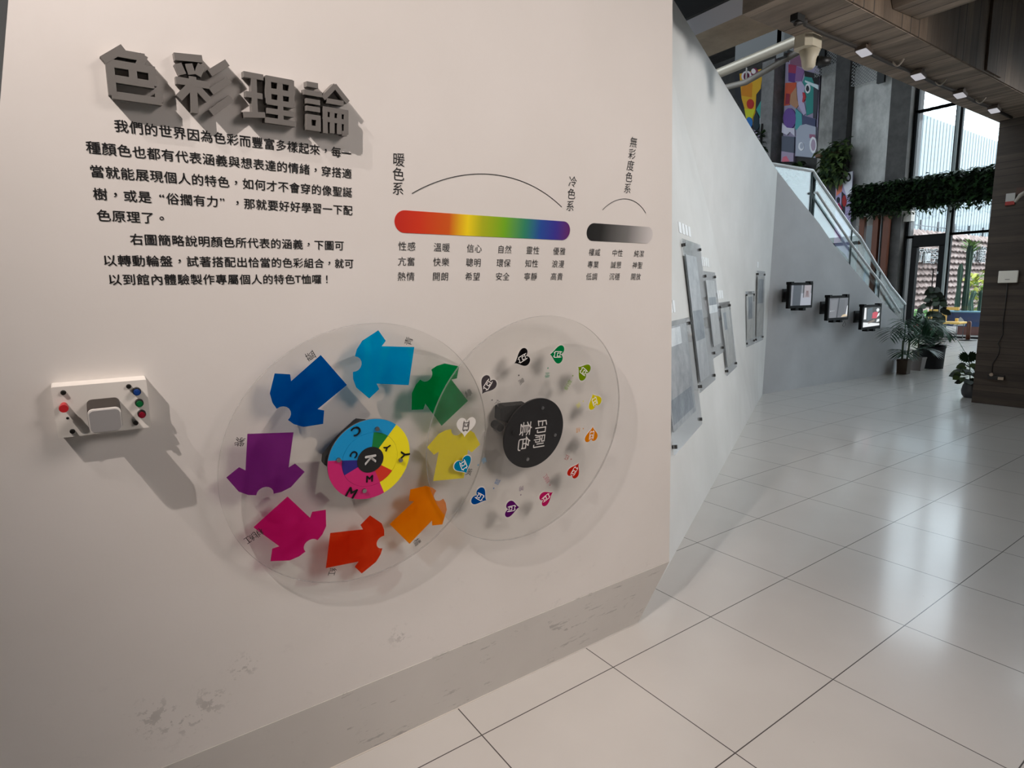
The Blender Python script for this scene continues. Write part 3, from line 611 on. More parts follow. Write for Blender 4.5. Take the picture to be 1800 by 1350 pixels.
monitor(8.43, 8.99, 1.31, 1.67, 'wall monitor nearest the corner, showing a dark grey strip', (E_('scr_pale', (150, 152, 162)), [([(0.08, 0), (0.46, 0), (0.50, 1), (0.10, 1)], E_('scr_slate', (70, 75, 88))), ([(0.46, 0), (1, 0), (1, .6), (0.48, .6)], E_('scr_paper', (195, 198, 212))), ([(0.62, .38), (.95, .38), (.97, 1), (0.64, 1)], E_('scr_print', (188, 178, 184))), ([(0.70, .42), (.88, .42), (.84, .72), (0.74, .72)], E_('scr_brown', (120, 75, 72))), ([(.58, .38), (.63, .38), (.64, 1), (.58, 1)], E_('scr_ink', (28, 30, 38)))]))
t2, D = monitor(9.43, 10.0, 1.09, 1.46, 'wall monitor in the middle of the three, showing grey columns of print', (E_('scr_grey', (122, 122, 130)), [([(0.06, .02), (.38, .04), (.42, .92), (0.06, .9)], E_('scr_col', (140, 141, 148))), ([(.40, .0), (.46, .0), (.54, 1), (.48, 1)], E_('scr_line', (60, 62, 70))), ([(0.5, .1), (.8, .1), (.84, .9), (0.56, .9)], E_('scr_col2', (112, 113, 120))), ([(.66, .02), (1, .05), (1, .18), (.74, .14)], E_('scr_tan', (225, 200, 160), .8)), ([(.90, .1), (1, .1), (1, .6), (.97, .6)], E_('scr_white', (225, 228, 232), .9)), ([(0.05, .32), (.32, .36), (.32, .39), (0.05, .36)], E_('scr_white', (225, 228, 232), .9))]))
MB().tube([frC(9.93+0.04*math.sin(i*0.55)*1.3, 1.08-0.11*math.sin(i/12*PI)-0.0*i, D-0.03) + HC*(0.06*i/12) for i in range(13)], 0.004, 5).build('cable', mat((120, 118, 116), 0.6), t2)
monitor(10.43, 11.0, 0.90, 1.29, 'wall monitor furthest along, showing a red shirt', (E_('scr_dk', (70, 72, 74)), [([(0, .0), (1, .05), (1, .15), (0, .25)], E_('scr_w2', (230, 232, 234), 1.0)), ([(0.02, .4), (.16, .4), (.14, .98), (0.04, .98)], E_('scr_w2', (230, 232, 234), 1.0)), ([(0.22, .3), (.55, .4), (.5, .98), (0.2, .9)], E_('scr_bl', (95, 110, 122))), ([(0.48, .42), (.80, .42), (.86, .72), (.68, .76), (0.52, .70)], E_('scr_red', (215, 70, 90), .8)), ([(0.3, .15), (.7, .28), (.66, .38), (0.28, .24)], E_('scr_skin', (150, 135, 122))), (disc_pts(12, .09, .84, .84), E_('scr_w2', (230, 232, 234), 1.0)), ([(.8, .22), (.98, .25), (.98, .38), (.82, .36)], E_('scr_w2', (230, 232, 234), 1.0)), ([(.78, .45), (.95, .55), (.97, .7), (.88, .66)], E_('scr_w2', (230, 232, 234), 1.0))]))

# ---------------------------------------------------------------- stair railing
rl = thing('stair_railing', frC(9.31, 2.6, -0.05), 'glass balustrade with white handrails climbing the stair', 'railing')
GLS = bpy.data.materials.new('railing_glass'); GLS.use_nodes = True; tt = GLS.node_tree; tt.nodes.clear()
o_ = tt.nodes.new('ShaderNodeOutputMaterial'); a_ = tt.nodes.new('ShaderNodeBsdfTransparent'); a_.inputs[0].default_value = (0.72, 0.80, 0.80, 1); g_ = tt.nodes.new('ShaderNodeBsdfGlossy'); g_.inputs['Roughness'].default_value = 0.01
f_ = tt.nodes.new('ShaderNodeMath'); f_.operation = 'MULTIPLY_ADD'; lw_ = tt.nodes.new('ShaderNodeLayerWeight'); tt.links.new(lw_.outputs['Facing'], f_.inputs[0]); f_.inputs[1].default_value = 0.26; f_.inputs[2].default_value = 0.03; mx = tt.nodes.new('ShaderNodeMixShader')
tt.links.new(f_.outputs[0], mx.inputs[0]); tt.links.new(a_.outputs[0], mx.inputs[1]); tt.links.new(g_.outputs[0], mx.inputs[2]); tt.links.new(mx.outputs[0], o_.inputs[0])
RAIL = [(7.4, 3.395), (9.30, 3.385), (9.52, 3.22), (9.89, 2.97), (10.49, 2.555), (10.74, 2.43), (11.27, 2.01), (11.86, 1.59), (12.42, 1.26)]
def rz(x):
    for (a, b), (c, d) in zip(RAIL, RAIL[1:]):
        if x <= c: return b+(d-b)*(x-a)/(c-a)
    return RAIL[-1][1]
def sz(x):
    P = [(7.4, 3.0)] + ST
    for (a, b), (c, d) in zip(P, P[1:]):
        if x <= c: return b+(d-b)*(x-a)/(c-a)
    return ST[-1][1]
for x0, x1 in ((8.3, 9.28), (9.30, 10.47), (10.50, 11.45), (11.48, 12.40)):
    k = 6; xs = [x0+(x1-x0)*i/k for i in range(k+1)]
    pts = [(x, max(sz(x)-0.35, 0.05)) for x in xs] + [(x, rz(x)-0.02) for x in xs[::-1]]
    MB().prism(pts, -0.062, -0.05, frC).build('glass_panel', GLS, rl)
WP = mat((236, 240, 242), 0.35)
MB().tube([frC(x, z, -0.056) for x, z in RAIL], 0.028, 8).build('top_rail', WP, rl)
MB().tube([frC(9.30, 3.05, 0.0), frC(9.36, 3.06, 0.0), frC(9.83, 2.72, 0), frC(10.43, 2.29, 0), frC(11.07, 1.87, 0), frC(11.47, 1.62, 0), frC(12.15, 1.12, 0)], 0.02, 8).build('handrail', WP, rl)
for x in (9.29, 10.485, 11.465, 12.41):
    MB().tube([frC(x, sz(x)-0.30, -0.056), frC(x, rz(x), -0.056)], 0.018, 8).build('post', mat((70, 82, 84), 0.4), rl)

# ---------------------------------------------------------------- ceiling fittings
cd = thing('cable_conduit', (4.62, 2.72, 3.64), 'dark cable run fixed along the underside of the concrete beam', 'conduit')
MB().tube([(4.62, 2.74, 3.60), (4.75, 2.73, 3.65)] + [(4.8+i*0.3, 2.765+0.008*math.sin(i*1.7), 3.646) for i in range(17)], 0.016, 6).build('pipe', mat((46, 40, 36), 0.6), cd)
MB().box((4.60, 2.71, 3.62), (4.70, 2.77, 3.668)).build('junction_box', BLACK, cd)
for x in (6.29, 7.25, 8.34): MB().tube([(x, 2.66+0.012*i, 3.655-0.05*math.sin(PI*i/8)) for i in range(9)], 0.008, 5).build('clip', mat((150, 140, 128), 0.5), cd)
LENS = emit('lamp_lens', (230, 228, 235), 0.55)
for i, (x, nm) in enumerate(((5.70, 'floodlight on the beam, nearest the cream sensor box'), (6.79, 'floodlight on the beam, second along the cable from the sensor box'), (7.83, 'floodlight on the beam, third along the cable, over the tall window'), (8.85, 'floodlight on the beam, last before the concrete column'))):
    t = thing('floodlight', (x, 2.72, 3.67), nm, 'light', 'floodlights on the beam')
    b = MB().box((x-0.025, 2.69, 3.62), (x+0.025, 2.75, 3.67)); b.build('bracket', mat((60, 46, 36), 0.5), t)
    ang = math.radians(-28); fr = lambda u, v, d, x=x: Vector((x-0.03+u*math.cos(ang)-d*math.sin(ang)*-1*0, 2.72+v, 3.60+u*math.sin(ang)*0.35+d))
    MB().prism(rrect(-0.075, -0.05, 0.075, 0.05, 0.008, 2), 0.0, 0.03, fr).build('housing', mat((70, 58, 48), 0.5), t)
    MB().prism(rrect(-0.068, -0.044, 0.068, 0.044, 0.008, 2), -0.006, 0.0, fr).build('lens', LENS, t)
t = thing('ceiling_sensor', (5.13, 2.93, 3.67), 'cream ceiling box with a tapered black-lensed head', 'sensor')
CR = mat((186, 176, 156), 0.5)
MB().prism([(-.12, -.04), (-.07, -.08), (.07, -.08), (.12, -.04), (.12, .05), (.07, .08), (-.07, .08), (-.12, .05)], 3.575, 3.67, lambda u, v, d: Vector((5.13+u, 2.92+v, d))).build('base_box', CR, t)
MB().lathe([(0.035, 3.43), (0.055, 3.455), (0.062, 3.50), (0.085, 3.575)], (5.16, 2.92, 0), 8).build('neck', CR, t)
MB().tube([(5.20, 2.87, 3.49), (5.27, 2.80, 3.475)], [0.04, 0.034], 8).build('lens_hood', BLACK, t)
o = MB().tube([(8.0, 4.35+0.28*i, 4.86-0.012*i) for i in range(10)], 0.07, 10); o.box((7.99, 4.7, 4.9), (8.01, 4.72, 10.59)); o.box((7.99, 6.2, 4.85), (8.01, 6.22, 10.59))
dct = o.build('duct_pipe', mat((150, 140, 126), 0.4, 0.4)); top(dct, 'pale flexible duct hanging under the slab beside the stair', 'duct')
top(MB().tube([(9.2, 5.2, 5.2), (9.4, 6.4, 5.05), (9.3, 7.6, 5.1)], 0.05, 8).box((9.39, 6.39, 5.05), (9.41, 6.41, 10.59)).build('service_pipe', mat((96, 88, 80), 0.5)), 'thin dull pipe running behind the flexible duct', 'pipe')
top(MB().box((9.0, 5.55, 5.25), (9.35, 6.35, 5.55)).box((9.0, 5.5, 5.1), (9.1, 5.62, 5.6)).build('hanging_speaker', BLACK), 'black speaker hung above the flexible duct', 'speaker')
for (y, z0, z1, lab) in ((11.46, 9.0, 10.2, 'black bar hung in front of the mesh beside the tall mural'), (9.52, 7.95, 8.75, 'black bar hung in front of the mesh nearer the window')):
    b = MB().box((21.0, y-0.11, z0), (21.12, y+0.11, z1)); b.box((21.04, y-0.02, z1), (21.08, y+0.02, 10.6)); top(b.build('hanging_bar', BLACK), lab, 'bar', 'hanging bars')

# ---------------------------------------------------------------- painted murals on the far wall
def mural(name, polys, label, X, depth=0.06, frame=None):
    mats = []; b = MB()
    for i, (c, p) in enumerate(polys):
        mm = mat(c, 0.7)
        if mm not in mats: mats.append(mm)
        a = X - 0.004*(i+1)
        b.prism(p, a, X + (depth if i == 0 else 0), lambda u, v, d: Vector((d, u, v)), mats.index(mm))
    return top(b.build(name, mats), label, 'mural', 'wall murals')
MURAL_TALL=[((150,140,165),[(13.05,10.55),(11.79,9.82),(11.72,8.69),(11.66,6.12),(12.48,6.34),(12.47,6.14),(12.95,6.23),(13.01,9.7)]),((75,30,30),[(13.05,10.48),(12.81,10.37),(12.88,9.66),(13.03,9.74)]),((120,80,105),[(12.81,10.31),(12.09,9.88),(12.01,9.15),(12.84,9.58)]),((150,50,80),[(12.89,9.6),(12.58,9.46),(12.6,9.19),(12.88,9.31)]),((85,50,120),[(12.88,9.31),(12.59,9.19),(12.6,8.87),(12.86,9.01)]),((130,90,140),[(12.58,9.44),(12.27,9.21),(12.36,8.87),(12.61,8.94)]),((190,80,50),[(12.97,8.98),(12.55,8.88),(12.56,8.7),(12.76,8.53),(12.76,8.17),(12.98,8.2)]),((130,35,55),[(12.92,8.61),(12.78,8.56),(12.76,8.21),(12.93,8.23)]),((170,125,95),[(12.54,8.73),(12.48,8.26),(12.38,8.11),(12.5,7.98),(12.76,8.21),(12.74,8.53)]),((45,130,125),[(12.24,8.99),(11.89,8.83),(11.86,7.69),(12.1,7.65),(12.16,8.18),(12.33,8.73)]),((25,20,25),[(12.27,9.19),(11.73,8.91),(11.73,8.57),(11.89,8.67),(11.97,8.88),(12.24,8.99)]),((200,215,220),[(12.22,8.86),(11.73,8.55),(11.72,8.41),(12.22,8.8)]),((60,60,70),[(11.89,8.55),(11.72,8.39),(11.73,7.44),(11.85,7.5)]),((175,165,195),[(12.51,8.85),(12.34,8.86),(12.21,8.64),(12.24,8.26),(12.1,7.72),(12.2,7.68),(12.4,8.05),(12.48,8.46)]),((220,220,225),[(12.0,8.52),(12.01,8.45),(12.03,8.4),(12.07,8.38),(12.11,8.39),(12.15,8.43),(12.18,8.49),(12.2,8.57),(12.19,8.64),(12.17,8.69),(12.13,8.71),(12.09,8.7),(12.04,8.66),(12.01,8.59)]),((30,35,45),[(12.04,8.53),(12.04,8.48),(12.06,8.45),(12.08,8.44),(12.1,8.44),(12.13,8.47),(12.15,8.51),(12.16,8.56),(12.15,8.6),(12.14,8.64),(12.12,8.65),(12.09,8.64),(12.07,8.62),(12.05,8.57)]),((180,50,60),[(12.28,8.47),(12.19,8.43),(12.14,8.27),(12.23,8.1),(12.27,8.16),(12.25,8.3)]),((75,155,160),[(12.5,7.98),(12.26,7.73),(12.22,7.36),(12.42,7.21),(12.48,7.29)]),((100,70,140),[(12.47,7.63),(12.48,7.48),(12.55,7.37),(12.64,7.32),(12.75,7.35),(12.86,7.44),(12.93,7.58),(12.97,7.75),(12.95,7.9),(12.89,8.01),(12.79,8.06),(12.68,8.03),(12.58,7.94),(12.5,7.79)]),((205,200,215),[(12.98,7.6),(12.79,7.39),(12.5,7.3),(12.48,7.03),(12.67,7.22),(12.79,7.13),(12.99,7.27)]),((70,75,105),[(12.24,7.69),(11.74,7.44),(11.73,7.16),(12.22,7.36)]),((165,170,185),[(12.42,7.21),(12.29,7.35),(12.08,7.35),(11.71,7.17),(11.66,6.12),(12.41,6.33)]),((85,90,105),[(12.97,7.14),(12.48,7.0),(12.47,6.44),(12.95,6.6)]),((165,150,175),[(12.95,6.6),(12.47,6.44),(12.47,6.14),(12.95,6.23)]),((215,110,130),[(12.88,6.38),(12.74,6.39),(12.61,6.17),(12.93,6.22)]),((150,95,120),[(11.92,6.97),(11.71,6.91),(11.7,6.77),(11.91,6.84)]),((225,225,230),[(11.63,6.55),(11.64,6.43),(11.67,6.33),(11.71,6.29),(11.77,6.3),(11.83,6.37),(11.87,6.47),(11.89,6.6),(11.89,6.72),(11.85,6.81),(11.81,6.86),(11.75,6.84),(11.69,6.78),(11.65,6.67)]),((170,150,170),[(11.67,6.55),(11.67,6.47),(11.69,6.4),(11.72,6.37),(11.76,6.38),(11.79,6.42),(11.82,6.5),(11.84,6.59),(11.83,6.67),(11.81,6.74),(11.78,6.77),(11.75,6.76),(11.71,6.72),(11.68,6.64)]),((225,225,230),[(12.09,6.59),(12.09,6.53),(12.12,6.48),(12.16,6.46),(12.21,6.47),(12.25,6.51),(12.29,6.57),(12.3,6.63),(12.29,6.7),(12.27,6.74),(12.22,6.76),(12.18,6.75),(12.13,6.71),(12.1,6.66)]),((165,170,185),[(12.1,6.61),(12.11,6.57),(12.12,6.54),(12.15,6.52),(12.18,6.53),(12.21,6.55),(12.23,6.59),(12.24,6.64),(12.23,6.68),(12.22,6.71),(12.19,6.72),(12.16,6.72),(12.13,6.69),(12.11,6.65)])]
MURAL_YELLOW=[((45,45,50),[(15.13,9.86),(13.97,9.79),(13.7,9.84),(13.67,6.84),(14.18,7.64),(15.07,9.11)]),((140,135,150),[(13.96,9.66),(13.7,9.81),(13.67,8.51),(13.87,8.62)]),((215,165,40),[(14.9,9.86),(13.97,9.76),(13.93,9.38),(13.97,9.06),(14.14,8.9),(14.15,8.25),(14.22,8.1),(14.23,7.82),(14.53,8.1),(14.63,8.54),(14.77,8.93),(14.83,9.36)]),((205,130,30),[(14.78,9.54),(14.32,9.36),(14.32,8.84),(14.78,9.03)]),((225,215,220),[(14.33,9.6),(14.35,9.51),(14.41,9.46),(14.5,9.45),(14.61,9.48),(14.71,9.54),(14.78,9.64),(14.81,9.73),(14.79,9.82),(14.72,9.87),(14.63,9.88),(14.52,9.85),(14.43,9.78),(14.36,9.69)]),((95,20,50),[(14.45,9.63),(14.46,9.57),(14.49,9.53),(14.54,9.52),(14.6,9.53),(14.66,9.58),(14.7,9.64),(14.71,9.71),(14.7,9.77),(14.67,9.81),(14.62,9.82),(14.56,9.8),(14.5,9.76),(14.46,9.7)]),((130,50,80),[(14.08,9.66),(14.09,9.59),(14.13,9.54),(14.2,9.53),(14.27,9.55),(14.33,9.6),(14.38,9.67),(14.4,9.75),(14.39,9.82),(14.35,9.87),(14.28,9.88),(14.21,9.86),(14.15,9.81),(14.1,9.74)]),((230,225,225),[(14.19,9.74),(14.19,9.7),(14.22,9.68),(14.26,9.67),(14.3,9.68),(14.34,9.71),(14.37,9.75),(14.38,9.8),(14.37,9.84),(14.35,9.86),(14.31,9.87),(14.27,9.85),(14.23,9.82),(14.2,9.78)]),((180,45,40),[(14.21,8.58),(14.22,8.5),(14.26,8.45),(14.32,8.43),(14.39,8.45),(14.46,8.5),(14.5,8.57),(14.52,8.65),(14.51,8.73),(14.47,8.78),(14.41,8.8),(14.34,8.78),(14.28,8.73),(14.23,8.66)]),((200,200,40),[(14.61,8.5),(14.15,8.36),(14.24,8.07),(14.52,8.13)]),((40,110,180),[(14.23,7.91),(14.24,7.82),(14.28,7.76),(14.33,7.74),(14.4,7.75),(14.46,7.8),(14.51,7.89),(14.53,7.98),(14.51,8.06),(14.48,8.12),(14.42,8.15),(14.35,8.13),(14.29,8.08),(14.25,8.0)]),((30,50,60),[(13.94,7.86),(13.94,7.73),(13.97,7.63),(14.02,7.58),(14.08,7.59),(14.13,7.66),(14.17,7.78),(14.19,7.92),(14.19,8.05),(14.16,8.15),(14.11,8.2),(14.05,8.19),(14.0,8.11),(13.96,8.0)]),((60,150,140),[(14.09,8.34),(13.87,8.66),(13.68,8.57),(13.67,6.94),(13.89,7.44),(13.93,8.06)]),((200,195,210),[(13.62,8.31),(13.63,8.2),(13.66,8.13),(13.71,8.09),(13.76,8.11),(13.82,8.17),(13.86,8.26),(13.87,8.37),(13.87,8.48),(13.84,8.55),(13.79,8.59),(13.73,8.57),(13.68,8.51),(13.64,8.42)]),((110,30,45),[(13.66,8.32),(13.66,8.24),(13.68,8.19),(13.71,8.16),(13.75,8.17),(13.79,8.21),(13.82,8.28),(13.83,8.36),(13.82,8.43),(13.8,8.49),(13.77,8.52),(13.73,8.51),(13.69,8.46),(13.67,8.4)]),((205,205,215),[(13.92,7.99),(13.69,7.9),(13.69,7.7),(13.91,7.78)]),((200,200,215),[(13.86,9.06),(13.81,9.04),(13.8,8.67),(13.86,8.69)]),((200,200,215),[(13.75,9.0),(13.7,8.98),(13.7,8.61),(13.75,8.63)]),((165,150,175),[(14.16,7.63),(13.89,7.4),(13.68,7.05),(13.67,6.84),(13.84,7.12)])]
MURAL_LOW=[((160,150,185),[(10.68,5.23),(10.46,5.36),(10.14,5.37),(10.13,4.6),(10.09,3.56),(10.12,2.54),(10.22,2.7),(10.59,3.04),(10.63,4.24)]),((215,120,95),[(10.64,5.26),(10.44,5.35),(10.45,4.77),(10.63,4.64)]),((215,215,225),[(10.44,5.36),(10.14,5.36),(10.12,4.48),(10.29,4.62),(10.45,5.04)]),((30,30,35),[(10.18,5.18),(10.18,5.12),(10.21,5.07),(10.25,5.05),(10.29,5.06),(10.33,5.09),(10.36,5.15),(10.38,5.21),(10.37,5.28),(10.35,5.32),(10.31,5.34),(10.26,5.34),(10.22,5.3),(10.19,5.25)]),((215,215,225),[(10.22,5.18),(10.22,5.15),(10.23,5.12),(10.25,5.11),(10.27,5.11),(10.29,5.13),(10.31,5.16),(10.32,5.2),(10.31,5.24),(10.3,5.26),(10.28,5.28),(10.26,5.27),(10.24,5.25),(10.23,5.22)]),((25,20,30),[(10.45,4.77),(10.32,4.63),(10.3,3.89),(10.42,4.02)]),((150,20,25),[(10.27,4.44),(10.27,4.36),(10.29,4.29),(10.31,4.26),(10.34,4.26),(10.37,4.3),(10.4,4.37),(10.41,4.46),(10.41,4.54),(10.39,4.6),(10.37,4.64),(10.34,4.63),(10.31,4.59),(10.29,4.52)]),((20,25,40),[(10.5,4.5),(10.5,4.46),(10.51,4.42),(10.53,4.41),(10.55,4.41),(10.57,4.43),(10.59,4.47),(10.6,4.51),(10.6,4.55),(10.58,4.59),(10.56,4.6),(10.54,4.6),(10.52,4.58),(10.5,4.54)]),((160,90,150),[(10.59,3.76),(10.38,3.71),(10.37,3.12),(10.59,3.07)]),((150,20,70),[(10.52,4.41),(10.38,4.21),(10.44,4.09),(10.57,4.26)])]
mural('mural_panel', MURAL_TALL, 'tall mural of purple, teal and orange cut-out faces on the far wall', 21.45)
mural('mural_panel', MURAL_YELLOW, 'mural of a yellow face with a red heart mouth on the far wall', 21.45)
mural('mural_panel', MURAL_LOW, 'lower narrow mural in salmon and lilac behind the stair glass', 20.93)

# ---------------------------------------------------------------- hanging greenery
def leaves(b, n, lo, hi, size, mi=0, droop=0.4, dirs=None):
    for _ in range(n):
        p = Vector([random.uniform(lo[i], hi[i]) for i in range(3)]); a = random.uniform(0, 2*PI)
        b.leaf(p, (math.cos(a)-0.4, math.sin(a), random.uniform(-0.9, 0.5)), (random.uniform(-.3, .3), random.uniform(-.3, .3), 1), size*random.uniform(0.7, 1.3), size*0.7, droop, mi if isinstance(mi, int) else random.choice(mi), 2)
IVY = [mat((22, 44, 18), 0.6), mat((34, 62, 24), 0.6), mat((14, 30, 14), 0.6)]
iv = thing('hanging_planter', (20.9, 8.4, 3.9), 'long beam planter thickly hung with dark ivy across the window', 'planter')
MB().box((20.68, 5.5, 3.98), (21.05, 9.96, 4.74)).build('trough', mat((16, 24, 14), 0.9), iv)
b = MB(); leaves(b, 3200, (20.52, 5.5, 3.92), (20.70, 10.0, 4.84), 0.15, (0, 1, 2)); leaves(b, 500, (20.5, 5.5, 4.66), (21.05, 10.0, 4.88), 0.14, (0, 1, 2)); leaves(b, 420, (20.55, 5.5, 3.76), (20.8, 9.95, 4.02), 0.10, (0, 1, 2))
iv2 = b.build('ivy_leaves', IVY, iv); iv2['kind'] = 'stuff'
hp = thing('hanging_plant', (21.0, 11.0, 6.0), 'trailing plant hanging from a wooden shelf beside the tall mural', 'plant')
MB().box((20.50, 10.40, 5.95), (21.05, 11.20, 6.05)).build('shelf', mat((92, 62, 36), 0.7), hp)
b = MB(); leaves(b, 420, (20.45, 10.30, 5.1), (20.80, 11.05, 6.2), 0.22, (0, 1), 0.6); leaves(b, 160, (20.5, 10.2, 5.7), (20.8, 10.7, 6.4), 0.2, (0, 1)); 
b.build('foliage', [mat((44, 64, 40), 0.6), mat((84, 104, 56), 0.6)], hp)
hp = thing('hanging_plant', (21.0, 12.2, 5.9), 'dark bushy plants on the ledge under the tall mural', 'plant')
MB().box((20.8, 11.62, 5.2), (21.3, 13.08, 5.4)).build('ledge', DARK, hp)
b = MB(); leaves(b, 420, (20.75, 11.9, 5.35), (21.2, 12.9, 6.0), 0.24, (0, 1), 0.3); b.build('foliage', [IVY[0], mat((40, 66, 22), 0.6)], hp)
hp = thing('hanging_plant', (21.0, 13.3, 6.6), 'dark creeper climbing the pier between the two big murals', 'plant')
MB().tube([(20.85, 13.42, 5.3), (20.84, 13.5, 6.5), (20.84, 13.45, 7.6)], 0.03, 6).build('stem', DARK, hp)
b = MB(); leaves(b, 160, (20.7, 13.3, 5.6), (20.88, 13.75, 7.4), 0.2, (0, 1)); b.build('foliage', IVY[:2], hp)

# ---------------------------------------------------------------- posts, posters and shop front under the planter beam
WOOD = mat((92, 46, 22), 0.6)
for y, lab in ((9.72, 'rust-coloured wooden post furthest from the window'), (9.30, 'rust-coloured wooden post in the middle of the three'), (8.99, 'rust-coloured wooden post nearest the window')):
    top(MB().box((20.88, y-0.085, 0), (21.05, y+0.085, 3.86)).build('wooden_post', WOOD, bevel=0.01), lab, 'post', 'rust wooden posts')
struct('wall_shop', MB().box((23.2, 9.2, 0), (23.3, 14, 4)), mat((196, 204, 208), 0.7))
for (y0, y1, z0, z1, c, lab) in ((9.62, 9.95, 2.55, 3.35, (225, 232, 238), 'white poster above, seen between the rust posts'), (9.28, 9.55, 2.4, 3.2, (212, 224, 232), 'white poster with a dark ring beside the window post'), (10.55, 10.95, 1.35, 2.1, (120, 172, 215), 'pale blue poster behind the stair glass'), (9.85, 10.35, 0.95, 1.75, (150, 195, 228), 'pale blue poster lower behind the handrail'), (10.55, 10.9, 2.3, 2.9, (205, 215, 222), 'white notice behind the stair glass'), (9.22, 9.5, 0.8, 1.5, (222, 228, 232), 'white notice at the foot of the handrail')):
    t = MB().box((23.16, y0, z0), (23.2, y1, z1)).build('poster', mat(c, 0.6)); top(t, lab, 'poster', 'posters in the shop')
    p = MB().box((23.15, y0+0.08, z0+0.12), (23.162, y1-0.08, z0+0.4)); p.box((23.15, y0+0.06, z1-0.2), (23.162, y1-0.1, z1-0.12)); p.build('print', mat((70, 110, 150), 0.6) if c[0] < 200 else mat((90, 96, 100), 0.6), t) if False else None
lc = thing('display_counter', (22.6, 9.6, 0), 'dark display counter behind the rust posts', 'counter')
MB().box((22.3, 9.15, 0), (22.9, 10.4, 0.9)).build('body', mat((52, 56, 58), 0.6), lc); MB().box((22.25, 9.1, 0.9), (22.95, 10.45, 0.95)).build('worktop', mat((120, 126, 128), 0.4), lc)

# ---------------------------------------------------------------- fittings on the concrete column
KX = 9.75
t = thing('router_box', (KX, 2.67, 1.61), 'flat white box on the concrete column with a wire hanging down', 'box')
MB().box((KX-0.035, 2.57, 1.615), (KX, 2.775, 1.77)).build('housing', mat((222, 216, 204), 0.5), t, 0.008)
MB().box((KX-0.037, 2.65, 1.655), (KX-0.0345, 2.70, 1.663)).build('indicator_slot', mat((120, 116, 108), 0.5), t)
MB().tube([(KX-0.008, 2.675, 1.62), (KX-0.008, 2.672, 1.3), (KX-0.008, 2.68, 1.1), (KX-0.008, 2.665, 0.95), (KX-0.008, 2.71, 0.82), (KX-0.008, 2.685, 0.78), (KX-0.008, 2.69, 0.68), (KX-0.008, 2.745, 0.55), (KX-0.008, 2.74, 0.44)], 0.005, 5).build('wire', BLACK, t)
t = thing('socket_box', (KX, 2.69, 0.34), 'low socket box with a pale plug at the foot of the column', 'socket')
MB().box((KX-0.03, 2.60, 0.345), (KX, 2.78, 0.405)).build('back_box', mat((30, 25, 22), 0.6), t); MB().box((KX-0.05, 2.60, 0.35), (KX-0.03, 2.66, 0.385)).build('faceplate', mat((170, 150, 130), 0.5), t)
MB().tube([(KX-0.05, 2.735, 0.41), (KX-0.02, 2.735, 0.41)], 0.022, 8).build('plug', mat((160, 140, 122), 0.5), t)
t = thing('alarm_sign', (KX, 2.74, 2.6), 'small white notice with a red lower band high on the column', 'sign')
MB().box((KX-0.02, 2.69, 2.645), (KX, 2.785, 2.745)).build('white_field', mat((170, 166, 160), 0.6), t); MB().box((KX-0.021, 2.69, 2.60), (KX, 2.785, 2.645)).build('red_band', mat((150, 40, 30), 0.6), t)
t = thing('wall_hook', (KX, 2.60, 2.62), 'grey angled bracket lamp beside the red and white notice', 'bracket')
MB().box((KX-0.04, 2.52, 2.72), (KX, 2.68, 2.80)).build('back_plate', mat((70, 44, 32), 0.6), t); MB().tube([(KX-0.05, 2.56, 2.74), (KX-0.08, 2.62, 2.70), (KX-0.09, 2.665, 2.62)], [0.03, 0.025, 0.016], 8).build('arm', mat((168, 160, 148), 0.5), t)

# ---------------------------------------------------------------- potted plants
GR = [mat((28, 62, 40), 0.5), mat((44, 84, 56), 0.5), mat((20, 44, 30), 0.5), mat((70, 104, 62), 0.5)]
SOIL = mat((40, 30, 24), 0.9)
def pot(t, c, r0, r1, h, m_, sq=False):
    MB().lathe([(r0, 0), (r1, h*0.9), (r1*1.04, h*0.9), (r1*1.04, h), (r1*0.93, h), (r1*0.9, h*0.93)], c, 24, 0, sq).build('pot', m_, t)
    MB().lathe([(r1*0.86, h*0.86), (r1*0.88, h*0.935)], c, 20, 0, sq).build('soil', SOIL, t)
def frond(b, base, az, length, rise, leaflets, lw, ll, mi):
    d = Vector((math.cos(az), math.sin(az), 0)); pts = []
    for i in range(13):
        q = i/12; pts.append(Vector(base) + d*(length*q*(1-0.12*q)) + Vector((0, 0, rise*math.sin(PI*0.62*q)-0.55*rise*q*q*q)))
    b.tube(pts, [0.010-0.0006*i for i in range(13)], 5, mi, False)
    for i in range(leaflets):
        q = 0.16+0.84*i/(leaflets-1); k = min(int(q*12), 11); p = pts[k].lerp(pts[k+1], q*12-k); tan = (pts[k+1]-pts[k]).normalized()
        side = tan.cross(Vector((0, 0, 1))).normalized()
        for s in (-1, 1):
            L = ll*(math.sin(PI*(0.15+0.75*q))+0.12); b.leaf(p, tan*0.75+side*s*0.75+Vector((0, 0, 0.10)), (0, 0, 1), L, lw, 0.32, mi, 3)
t = thing('potted_palm', (12.1, 4.72, 0), 'feathery palm in a square brown pot under the last monitor', 'plant', 'plants by the stair')
pot(t, (12.1, 4.72, 0), 0.115, 0.128, 0.27, mat((74, 62, 52), 0.8), True)
b = MB(); b.tube([(12.06, 4.74, .2), (12.05, 4.74, .42), (12.04, 4.74, .62)], 0.018, 6).tube([(12.15, 4.70, .2), (12.17, 4.69, .44), (12.16, 4.68, .64)], 0.016, 6); b.build('stem', mat((92, 104, 84), 0.6), t)
